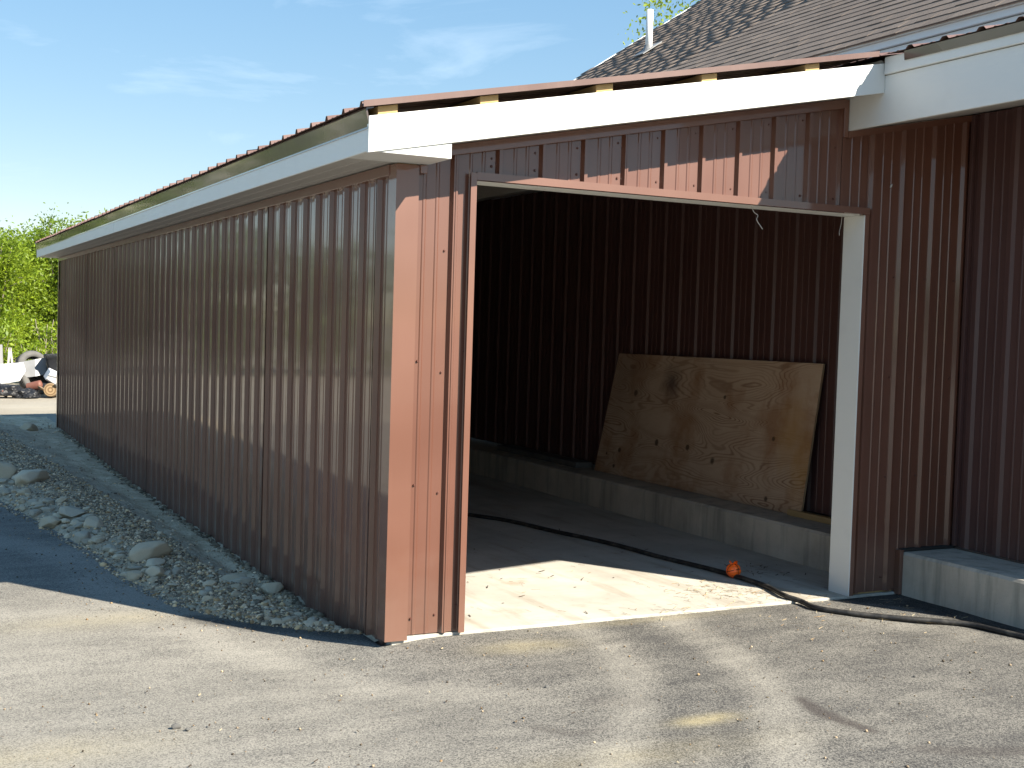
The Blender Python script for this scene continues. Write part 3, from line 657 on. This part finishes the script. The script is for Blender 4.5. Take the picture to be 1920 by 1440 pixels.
for j in range(NV):
    for i in (0, NU): bm.faces.new((fv[i, j], fv[i, j+1], bv[i, j+1], bv[i, j])).material_index = 1
bmesh.ops.recalc_face_normals(bm, faces=bm.faces)
ply = from_bm('plywood_sheet', bm, PLY); ply.data.materials.append(PLYE)
tag(ply, 'weathered plywood sheet leaning on the inner wall above the concrete ledge', 'plywood')
o = box('wood_offcut', 3.36, 3.40, .35, 1.30, HL+.001, HL+.04, LUMB, None); tag(o, 'short wood offcut on the ledge beside the plywood edge', 'wood')
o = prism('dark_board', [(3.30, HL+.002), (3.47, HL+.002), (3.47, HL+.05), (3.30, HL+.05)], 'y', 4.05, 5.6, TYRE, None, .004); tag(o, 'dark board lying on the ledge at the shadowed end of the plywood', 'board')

# hose
hp = [(.9, 6.6, .016), (1.45, 4.2, .016), (1.86, 3.23, .016), (2.03, 2.85, .016), (2.15, 2.32, .016), (2.26, 1.78, .016), (2.33, 1.25, .016), (2.38, .84, .016), (2.42, .56, .016), (2.39, .30, .016), (2.35, .06, .017), (2.35, -.06, .006), (2.36, -.2, .002), (2.44, -.37, .001), (2.64, -.55, .001), (2.84, -.74, .0), (2.91, -.95, .0), (2.97, -1.3, .0), (3.2, -1.9, .0), (3.9, -2.6, .0)]
hp = catmull([(a+.012*math.sin(3*i), b, c) for i, (a, b, c) in enumerate(hp)], 9)
bm = bmesh.new(); tube(bm, hp, .0142, 10)
tag(from_bm('hose', bm, HOSE, None, True), 'black rubber hose running out of the shed and across the asphalt', 'hose')
# orange ball with dark seams and a crumpled top
ball = tag(empty('orange_ball', (2.412, .615, 0)), 'small orange ball with dark seams against the hose', 'ball')
bm = bmesh.new(); bmesh.ops.create_icosphere(bm, subdivisions=4, radius=.044)
for v in bm.verts:
    n = v.co.normalized(); gr = 0
    for ax in (Vector((1, .2, .1)), Vector((.1, 1, .25)), Vector((-.1, .3, 1))):
        dd = abs(n.dot(ax.normalized())); gr = max(gr, math.exp(-(dd/.07)**2))
    v.co = v.co*(1-.10*gr+.05*mnoise.noise(n*2.2)); v.co.z += .045
o = from_bm('ball_shell', bm, ORNG, ball, True); o.location = ball.location; o.matrix_parent_inverse = Matrix.Identity(4); o.location = (0, 0, 0)
for ax in (Vector((1, .2, .1)), Vector((.1, 1, .25)), Vector((-.1, .3, 1))):
    ax.normalize(); a = ax.orthogonal().normalized(); b = ax.cross(a)
    bm = bmesh.new(); pts = [Vector((0, 0, .045))+(a*math.cos(t)+b*math.sin(t))*.0405 for t in np.linspace(0, 2*math.pi, 30)]
    tube(bm, pts, .0022, 6, False); o = from_bm('seam', bm, BLKP, ball, True); o.matrix_parent_inverse = Matrix.Identity(4)
for k in range(3):
    a = k*2.1+.4; c, s = math.cos(a), math.sin(a)
    o = mesh('flap', [(.008*c-.012*s, .008*s+.012*c, .080), (.008*c+.012*s, .008*s-.012*c, .080), (.026*c+.010*s, .026*s-.010*c, .099), (.028*c-.008*s, .028*s+.008*c, .094),
                      (.004*c-.012*s, .004*s+.012*c, .082), (.004*c+.012*s, .004*s-.012*c, .082), (.023*c+.010*s, .023*s-.010*c, .101), (.025*c-.008*s, .025*s+.008*c, .096)], BOXF, ORNG, ball); o.matrix_parent_inverse = Matrix.Identity(4)

# loose wires under the door head
def wire(name, pts, r, label):
    bm = bmesh.new(); tube(bm, catmull(pts, 6), r, 6); return tag(from_bm(name, bm, SOFFIT), label, 'wire')
wire('wire', [(1.99, .03, DH), (2.0, .02, DH-.03), (2.03, .025, DH-.045), (2.02, .02, DH-.07), (2.06, .02, DH-.115)], .0022, 'pale frayed wire dangling from the middle of the door head')
wire('wire', [(2.66, .09, DH), (2.655, .09, DH-.05), (2.645, .09, DH-.09), (2.648, .09, DH-.11)], .0014, 'thin pale wire hanging beside the white jamb')
o = mesh('moth', [(2.905, -.012, 2.275), (2.914, -.010, 2.292), (2.924, -.012, 2.296), (2.917, -.014, 2.278), (2.905, -.008, 2.275), (2.914, -.006, 2.292), (2.924, -.008, 2.296), (2.917, -.009, 2.278)], BOXF, SOFFIT); tag(o, 'pale moth resting on the dark siding above the jamb', 'moth')

# straw and twigs on the slab and along its edge
SVv, SFf, STt = [], [], []
def sliver(x, y, z, ln, wd, a, tilt, c):
    b = len(SVv); dx, dy = math.cos(a)*ln/2, math.sin(a)*ln/2; nx_, ny2 = -math.sin(a)*wd/2, math.cos(a)*wd/2
    k = random.uniform(-.3, .3)*ln
    for (sx_, off_) in ((-1, 0), (0, 1), (1, 0)):
        for sgn in (-1, 1): SVv.append((x+dx*sx_+sgn*nx_+off_*k*nx_/max(wd, 1e-5)*2*.2, y+dy*sx_+sgn*ny2+off_*k*ny2/max(wd, 1e-5)*2*.2, z+.002+tilt*(sx_+1)*ln*.4+(.0015 if sgn > 0 else 0)))
        STt.extend([c, c])
    SFf.extend([(b, b+2, b+3, b+1), (b+2, b+4, b+5, b+3)])
sc_ = [(.40, .31, .18), (.30, .21, .11), (.46, .39, .26), (.20, .13, .07)]
for i in range(420):
    r = random.random()
    if r < .42: x, y, z = random.gauss(2.14, .16), random.gauss(.32, .13), 0
    elif r < .62: x, y, z = random.uniform(1.2, 2.6), random.gauss(.02, .05), 0
    elif r < .85: x, y, z = random.gauss(2.55, .35), random.gauss(-.42, .22), -.014
    else: x, y, z = random.uniform(.5, 2.5), random.uniform(.1, 2.2), 0
    if y < -.012: z = float(asph_z(x, y))+.004
    if x > 3.0: continue
    sliver(x, y, z, random.uniform(.02, .06), random.uniform(.0010, .0020), random.uniform(0, 3.14), random.uniform(0, .12), random.choice(sc_))
tag(bulk('straw', SVv, SFf, STRAW, None, np.array(STt)), 'scattered dry straw on the slab and along its edge', 'straw', kind='stuff')
SVv, SFf, STt = [], [], []
for i in range(150):
    r = random.random()
    if r < .4: x, y = random.gauss(2.72, .10), random.gauss(.75, .16)
    else: x, y = random.uniform(.45, 2.9), random.uniform(.05, 3.2)
    if x > 3.05 or y < .02: continue
    sliver(x, y, 0, random.uniform(.01, .06), random.uniform(.002, .006), random.uniform(0, 3.14), random.uniform(0, .15), random.choice([(.05, .035, .025), (.09, .06, .04), (.035, .03, .025)]))
for i in range(160):
    x, y = random.uniform(-1.8, 2.8), random.uniform(-2.6, -.1)
    sliver(x, y, float(asph_z(x, y))+.004, random.uniform(.006, .022), random.uniform(.002, .006), random.uniform(0, 3.14), .1, random.choice([(.05, .035, .025), (.12, .09, .06), (.40, .34, .22)]))
tag(bulk('twig_litter', SVv, SFf, STRAW, None, np.array(STt)), 'dark twigs and leaf crumbs littering the slab floor', 'litter', kind='stuff')

# ------------------------------------------------------------------ rocks on the bank
def rock_mesh(seed, flat=.7, ang=.35):
    bm = bmesh.new(); bmesh.ops.create_icosphere(bm, subdivisions=4, radius=1); o = Vector((seed*3.7, seed*1.9, seed*.6))
    pl = []
    rr = random.Random(seed)
    for k in range(13):
        d = Vector((rr.gauss(0, 1), rr.gauss(0, 1), rr.gauss(0, 1))).normalized(); pl.append((d, rr.uniform(.60, .9)))
    for v in bm.verts:
        n = v.co.normalized(); r = 1+.22*mnoise.noise(n*1.3+o)+.07*mnoise.noise(n*4+o)
        p = n*r
        for d, h in pl:
            e = p.dot(d)
            if e > h: p -= d*(e-h)*min(1, .62+ang)
        v.co = Vector((p.x*1.15, p.y*.9, p.z*flat))
    me = bpy.data.meshes.new('rock'); bm.to_mesh(me); bm.free(); me.polygons.foreach_set('use_smooth', [True]*len(me.polygons)); return me
RM = [rock_mesh(s, f, a) for s, f, a in ((1, .72, .3), (2, .62, .45), (3, .8, .25), (4, .6, .5), (5, .9, .2), (6, .66, .4))]
RMB = []
for k, me in enumerate(RM): b = me.copy(); b.materials.append(ROCKB); RMB.append(b); me.materials.append(ROCKA)
def rock(x, y, s, k, buff, label, group=None, zs=1.0, rz=None):
    o = bpy.data.objects.new('rock', (RM if buff else RMB)[k % 6]); col.objects.link(o)
    o.location = (x, y, bank_z(x, y)+s*.22*zs); o.scale = (s, s, s*zs); o.rotation_euler = (random.uniform(-.2, .2), random.uniform(-.2, .2), random.uniform(0, 6.28) if rz is None else rz)
    return tag(o, label, 'rock', group)
rock(-.60, 2.50, .125, 0, True, 'largest pale buff boulder on the bank, at the asphalt edge', None, .85, .4)
rock(-.615, 2.28, .078, 1, True, 'flat buff stone propped directly in front of the largest boulder', None, .6, 1.2)
rock(-.73, 2.24, .055, 3, False, 'grey wedge stone left of the flat buff stone', None, .7, .2)
rock(-.765, 2.03, .055, 4, True, 'round buff cobble nearest the asphalt below the largest boulder', None, .9)
rock(-.655, 2.01, .062, 2, True, 'brownish cobble lowest right of the boulder cluster', None, .8)
rock(-.10, 1.54, .072, 4, True, 'rounded tan stone touching the base of the side wall', None, .85)
rock(-.26, 1.80, .085, 1, True, 'long bone shaped pale stone in the gravel near the wall', None, .45, .1)
rock(-.255, 1.66, .062, 2, False, 'dark blue grey pebble beside the bone shaped stone', None, .6)
rock(-.93, 6.0, .16, 0, True, 'broad buff boulder half buried far up the bank', None, .7, .9)
rock(-1.19, 6.35, .17, 2, True, 'tall buff boulder at the far left of the bank', None, .9)
rock(-1.00, 4.05, .10, 1, True, 'pale block among the stones at the edge of the drive', None, .8)
rock(-.84, 4.12, .095, 3, False, 'angular grey slab standing on edge in the bank', None, 1.1)
rock(-.76, 3.66, .088, 5, True, 'square buff block midway along the drive edge', None, .9)
rock(-.88, 3.36, .080, 0, False, 'paired grey cobble on the drive edge below the square block', None, .8)
rock(-.42, 11.3, .13, 2, True, 'buff stone at the crest of the bank near the far corner', None, .8)
for i in range(120):
    y = .5+7.5*random.random()**1.4; e = float(edge_x(y)); 
    if y < 2.0: t = random.uniform(.05, .75)
    else: t = min(.9, abs(random.gauss(.06, .16)))
    x = e*(1-t)
    if x > -.05: x = -.06
    bf = random.random() < .5; ck = 'buff' if bf else 'grey'
    lb = f'small {ck} stone in the gravel tongue near the front corner' if y < 2.0 else (f'fist sized {ck} stone along the drive edge of the bank' if y < 4.2 else f'{ck} cobble on the far upper part of the bank')
    rock(x, y, random.uniform(.018, .045)*(1+.12*max(0, y-2)), i, bf, lb, lb.replace('stone', 'stones').replace('cobble', 'cobbles'), random.uniform(.6, .95))
for i, (x, y, s) in enumerate(((-1.12, -.78, .016), (-1.09, -.83, .010), (.33, -.92, .010), (1.9, -1.35, .008))):
    pm = RMB[i].copy(); pm.materials.clear(); pm.materials.append(TYRE); o = bpy.data.objects.new('pebble', pm); col.objects.link(o); o.location = (x, y, float(asph_z(x, y))+s*.4); o.scale = (s,)*3
    tag(o, ('dark pebble alone on the asphalt at lower left', 'tiny pebble just in front of the lone dark pebble', 'pebble on the asphalt in front of the shed corner', 'pebble on the asphalt right of the dark tyre smear')[i], 'pebble')

# ------------------------------------------------------------------ debris heap beyond the shed
GZ = -.16
def placed(o, loc, rot=(0, 0, 0)): o.location = loc; o.rotation_euler = rot; return o
def tyre(loc, rot, R_=.33, r_=.105, label=''):
    t = tag(empty('tyre', loc), label, 'tyre'); t.rotation_euler = rot
    bm = bmesh.new(); prof = [(R_*.60, -.6), (R_*.63, -.92), (R_*.80, -1.0), (R_*.95, -.86), (R_, -.6), (R_, .6), (R_*.95, .86), (R_*.80, 1.0), (R_*.63, .92), (R_*.60, .6), (R_*.66, .4), (R_*.88, .5), (R_*.88, -.5), (R_*.66, -.4)]
    S = 40; rg = []
    for k in range(S):
        a = 2*math.pi*k/S; rg.append([bm.verts.new((p*math.cos(a), q*r_, p*math.sin(a))) for p, q in prof])
    for A, B in zip(rg, rg[1:]+rg[:1]):
        for k in range(len(prof)): bm.faces.new((A[k], A[(k+1) % len(prof)], B[(k+1) % len(prof)], B[k]))
    bmesh.ops.recalc_face_normals(bm, faces=bm.faces); o = from_bm('casing', bm, TYRE, t, True); o.matrix_parent_inverse = Matrix.Identity(4)
    bm = bmesh.new()
    for k in range(S):
        a = 2*math.pi*k/S
        for sgn in (-1, 1):
            c, s = math.cos(a), math.sin(a); q = [bm.verts.new(((R_+dr)*math.cos(a+da), yy_, (R_+dr)*math.sin(a+da))) for da, yy_, dr in ((0, sgn*.01, .006), (.10, sgn*.01, .006), (.10, sgn*r_*.62, .006), (0, sgn*r_*.62, .006))]
            bm.faces.new(q if sgn < 0 else q[::-1])
    o = from_bm('tread', bm, TYRE, t); o.matrix_parent_inverse = Matrix.Identity(4); return t
tyre((.56, 20.55, .36), (R(-20), R(4), R(20)), label='grey worn tyre standing on top of the debris heap')
tyre((.58, 20.15, .10), (R(-35), 0, R(30)), .32, .1, label='black tyre half buried under the white panel in the heap')
def sheet(name, pts, th, mat, label, cat):
    """bent panel: rows of points -> solid sheet"""
    rows = len(pts); cl = len(pts[0]); V = [p for r in pts for p in r]; V2 = [(p[0], p[1]+th, p[2]) for p in V]; n = len(V); F = []
    for i in range(rows-1):
        for j in range(cl-1):
            a = i*cl+j; F += [(a, a+1, a+cl+1, a+cl), (n+a+cl, n+a+cl+1, n+a+1, n+a)]
    for j in range(cl-1): F += [(j+1, j, n+j, n+j+1), ((rows-1)*cl+j, (rows-1)*cl+j+1, n+(rows-1)*cl+j+1, n+(rows-1)*cl+j)]
    for i in range(rows-1): F += [(i*cl, (i+1)*cl, n+(i+1)*cl, n+i*cl), ((i+1)*cl+cl-1, i*cl+cl-1, n+i*cl+cl-1, n+(i+1)*cl+cl-1)]
    return tag(mesh(name, V+V2, F, mat), label, cat)
sheet('car_bumper', [[(-.7, 19.9, .02), (-.3, 19.75, .05), (.05, 19.72, .10), (.26, 19.80, .14)], [(-.7, 19.85, .22), (-.3, 19.68, .25), (.05, 19.66, .28), (.36, 19.78, .33)], [(-.7, 20.0, .40), (-.3, 19.86, .43), (.05, 19.84, .46), (.33, 19.95, .48)]], .03, WPL, 'big curved white plastic bumper on the near side of the heap', 'bumper')
sheet('bent_sheet', [[(.30, 20.0, .18), (.55, 19.95, .22), (.74, 20.0, .26)], [(.28, 20.1, .48), (.55, 20.05, .54), (.76, 20.1, .58)]], .03, GRYM, 'bent grey sheet metal under the worn tyre', 'sheet metal')
sheet('grey_board', [[(-.6, 20.4, .25), (-.25, 20.4, .25), (.02, 20.4, .27)], [(-.6, 20.45, .80), (-.25, 20.45, .80), (.0, 20.45, .80)]], .05, GRYM, 'upright weathered grey board at the left end of the heap', 'board')
bm = bmesh.new()
outer = [(.74, 19.75), (1.55, 19.65), (1.6, 20.25), (.76, 20.3)]
def ringv(sc, z, dz=0): 
    cx_, cy_ = 1.16, 20.0
    return [bm.verts.new((cx_+(x-cx_)*sc, cy_+(y-cy_)*sc, z+dz*(x-cx_))) for x, y in outer]
A = ringv(.78, .10); B = ringv(1, .56, .05); B2 = ringv(1.08, .60, .05); B3 = ringv(1.08, .66, .05); C_ = ringv(.93, .66, .05); D_ = ringv(.75, .2)
for P_, Q_ in ((A, B), (B, B2), (B2, B3), (B3, C_), (C_, D_)):
    for k in range(4): bm.faces.new((P_[k], P_[(k+1) % 4], Q_[(k+1) % 4], Q_[k]))
bm.faces.new(A[::-1]); bm.faces.new(D_)
tag(from_bm('black_tub', bm, BLKP, None, False, .015), 'large black plastic tub at the right of the heap beside the shed', 'tub')
o = box('white_box', -.11, .11, -.1, .1, -.1, .1, WPL, None, .015); placed(o, (.82, 19.68, .24), (R(20), R(25), R(15))); tag(o, 'small white box tipped over below the black tub', 'box')
# red can
bm = bmesh.new(); tube(bm, [(0, 0, -.13), (0, 0, -.12), (0, 0, .10), (0, 0, .13), (0, 0, .15)], [.085, .088, .088, .085, .02], 18); o = from_bm('red_can', bm, REDM, None, True); placed(o, (.50, 19.62, .05), (R(75), R(10), R(62))); tag(o, 'rusty red can lying in front of the buried tyre', 'can')
# log
lg = tag(empty('log', (.80, 19.5, -.02)), 'sawn log round with pale end grain at the foot of the heap', 'log'); lg.rotation_euler = (0, R(-6), R(-105))
bm = bmesh.new(); tube(bm, [(-.21, 0, 0), (-.1, 0, .004), (.1, 0, -.004), (.2, 0, 0)], [.125, .12, .125, .13], 20)
o = from_bm('bark', bm, BARK, lg, True); o.matrix_parent_inverse = Matrix.Identity(4)
for xx in (-.216, .206):
    bm = bmesh.new(); tube(bm, [(xx-.004, 0, 0), (xx+.004, 0, 0)], .117, 20); o = from_bm('cut_face', bm, LOGE, lg); o.matrix_parent_inverse = Matrix.Identity(4)
def bag(loc, s, seed, label):
    bm = bmesh.new(); bmesh.ops.create_icosphere(bm, subdivisions=4, radius=1)
    for v in bm.verts:
        n = v.co.normalized(); r = 1+.3*mnoise.noise(n*1.5+Vector((seed, 0, 0)))+.16*abs(mnoise.noise(n*4.5+Vector((0, seed, 0))))
        v.co = Vector((n.x*r*s[0], n.y*r*s[1], max(-.3, n.z*r)*s[2]))
    o = from_bm('plastic_bag', bm, BLKP, None, False); o.location = loc; return tag(o, label, 'bag')
bag((.02, 19.4, -.06), (.26, .2, .17), 2.0, 'crumpled black plastic bag at the left front of the heap')
bag((.34, 19.35, -.10), (.22, .18, .12), 5.3, 'flat shiny black plastic bag in front of the red can')
bag((-.35, 19.5, .02), (.24, .2, .2), 8.1, 'black plastic bag heaped at the far left edge')
o = box('plank', -.045, .045, -.015, .015, -.2, .2, LUMB, None, .003); placed(o, (1.0, 19.55, .06), (R(-20), R(-18), 0)); tag(o, 'short beige plank leaning under the black tub', 'plank')
for i, (x, a, lb) in enumerate(((.12, 4, 'pale stake standing upright left of the worn tyre'), (.19, -7, 'second pale stake tilting towards the worn tyre'))):
    o = box('stake', -.02, .02, -.015, .015, -.3, .3, SOFFIT, None, .003); placed(o, (x, 20.6, .44), (0, R(a), 0)); tag(o, lb, 'stake')
bm = bmesh.new(); tube(bm, [(.72, 19.5, .26), (1.05, 19.48, .18), (1.4, 19.5, .14)], .012, 8); tag(from_bm('metal_rod', bm, GRYM, None, True), 'thin metal rod sticking out below the black tub', 'rod')
for i in range(16):
    sz = [random.uniform(.03, .11), random.uniform(.03, .08), random.uniform(.01, .07)]; x = random.uniform(-.2, 1.3)
    o = bpy.data.objects.new('scrap_piece', rock_mesh(50+i % 5, .9, .5)); col.objects.link(o); o.data.materials.append(random.choice((BLKP, GRYM, WPL, REDM, BARK, TYRE)))
    o.location = (x, 19.3+random.uniform(-.1, .5), -.10+random.uniform(0, .25)*(1 if 0 < x < 1.1 else .3)); o.scale = sz; o.rotation_euler = (random.uniform(-1, 1), random.uniform(-1, 1), random.uniform(0, 6))
    tag(o, 'small broken scrap lying among the debris heap', 'scrap', 'small scrap in the heap')
o = bpy.data.objects.new('soil_mound', rock_mesh(11, .5, .1)); col.objects.link(o); o.data.materials.append(SOIL); o.location = (.6, 20.4, -.22); o.scale = (1.5, .75, .55); tag(o, 'dark soil mound the debris is piled on', 'mound')

# ------------------------------------------------------------------ trees
def tree(name, loc, h, rad, nleaf, lsz, label, tintA, tintB, seed, low=.12, group=None, stems=5, clump=26, cat='tree'):
    rr = random.Random(seed); rg = np.random.default_rng(seed); t = tag(empty(name, loc), label, cat, group)
    bm = bmesh.new(); tips = []
    for s in range(stems):
        a = rr.uniform(0, 6.28); sp = rr.uniform(.15, .75)*rad; hh = h*rr.uniform(.7, .97); b0 = Vector((math.cos(a)*.12*rad, math.sin(a)*.12*rad, 0))
        pts = [b0+Vector((math.cos(a)*sp*q**1.3+rr.gauss(0, .03)*h*.3, math.sin(a)*sp*q**1.3+rr.gauss(0, .03)*h*.3, hh*q)) for q in np.linspace(0, 1, 7)]
        r0 = .010*h*rr.uniform(.6, 1.1); tube(bm, pts, [r0*(1-.88*q)+.004 for q in np.linspace(0, 1, 7)], 6)
        tips += [(p, .5) for p in pts[2:]]
        for k in range(9):
            i = rr.randint(1, 5); q = pts[i]; aa = rr.uniform(0, 6.28); ln = rad*rr.uniform(.3, .8)*(1.15-.12*i)
            e2 = q+Vector((math.cos(aa)*ln, math.sin(aa)*ln, ln*rr.uniform(.25, .9))); md = q*.5+e2*.5+Vector((0, 0, .06*ln))
            tube(bm, [q, md, e2], [r0*.4, r0*.25, .004], 5); tips += [(e2, 1), (md, .8)]
    o = from_bm('trunk', bm, TBARK, t, True); o.matrix_parent_inverse = Matrix.Identity(4)
    # leaves in clumps around twig ends and through the crown
    C = []
    for p, w in tips: C.append((p.x, p.y, p.z))
    C = np.array(C); C = C[(C[:, 2] > low*h)]
    extra = np.stack([rg.normal(0, rad*.42, 60), rg.normal(0, rad*.42, 60), rg.uniform(low, .95, 60)*h], -1); C = np.concatenate([C, extra])
    cr = rg.uniform(.10, .26, len(C))*rad; ct = rg.random(len(C))
    k = rg.integers(0, len(C), nleaf); P = C[k]+rg.normal(0, 1, (nleaf, 3))*cr[k][:, None]*np.array((1, 1, .75)); P = P[P[:, 2] > .03]; k = k[:len(P)]; n = len(P)
    Rm = rot_mats(n); sz = lsz*rg.uniform(.55, 1.25, n)
    B = np.array([(-1, 0, 0), (0, -.45, .12), (1, 0, 0), (0, .45, .12)]); V = np.einsum('nij,vj->nvi', Rm, B)*sz[:, None, None]+P[:, None]
    F = np.arange(n*4).reshape(n, 4); f = np.clip(.55*ct[k]+.45*rg.random(n), 0, 1)[:, None]
    T = (np.array(tintA)*(1-f)+np.array(tintB)*f)*rg.uniform(.8, 1.2, (n, 1))
    o = bulk('crown', V.reshape(-1, 3), F, LEAF, t, np.repeat(T, 4, 0)); o.matrix_parent_inverse = Matrix.Identity(4)
    return t
YG = ((.10, .175, .012), (.24, .315, .018)); MG = ((.058, .115, .014), (.165, .235, .020))
spots = [(.15, 27.0, 3.3, 1.0, 9000, 'bright yellow green sapling at the left edge behind the heap', YG),
         (1.0, 28.5, 3.6, 1.05, 9000, 'dense young tree rising behind the worn tyre', YG),
         (1.85, 29.5, 3.9, 1.1, 9000, 'taller leafy tree whose top meets the shed eave', MG),
         (2.9, 29.0, 4.05, 1.1, 6000, 'leafy tree top poking over the far end of the shed roof', YG),
         (-1.2, 28.0, 3.7, 1.2, 6000, 'yellow green tree just beyond the left edge of the heap', MG)]
for i, (x, y, h, r, n, lb, tc_) in enumerate(spots): tree('young_tree', (x, y, GZ), h+.2, r, int(n*1.9), .050, lb, tc_[0], tc_[1], 20+i, .14, 'young trees behind the debris heap', 6)
for i, (x, y, h) in enumerate(((.3, 31.5, 3.4), (1.3, 32.0, 3.7), (2.4, 32.5, 3.8), (-.7, 31.5, 3.6))):
    tree('young_tree', (x, y, GZ), h, 1.2, 9000, .065, 'darker tree in the thicket behind the front row of young trees', MG[0], MG[1], 40+i, .05, 'trees deep in the thicket', 5)
for i, (x, y, h, lb) in enumerate(((.25, 24.6, 1.3, 'low bright green bush at the left behind the heap'), (.95, 24.3, .95, 'small yellow green bush right of the worn tyre'), (1.35, 25.4, 1.5, 'sparse brush with dry stems above the black tub'))):
    tree('bush', (x, y, GZ), h, .42, 900 if i != 2 else 350, .06, lb, YG[0], YG[1], 60+i, .25, 'bushes behind the heap', 7, cat='bush')
# the wood goes on to the left of the frame (it is what the glossy siding mirrors)
for i in range(26):
    a = R(-2-i*5.2); d = random.uniform(33, 38)
    tree('forest_tree', (-2.1+d*math.sin(a), -5.3+d*math.cos(a), GZ), random.uniform(3.6, 4.7), 1.9, 3200, .15, 'young tree of the wood left of the shed, out of the picture', (.045, .085, .014), (.11, .16, .02), 80+i, .04, 'trees of the wood beside the shed', 4)
tree('tall_tree', (17.3, 22.5, GZ), 10.9, 1.8, 16000, .065, 'tall light green tree whose crown shows above the shingle roof', YG[0], YG[1], 99, .45)
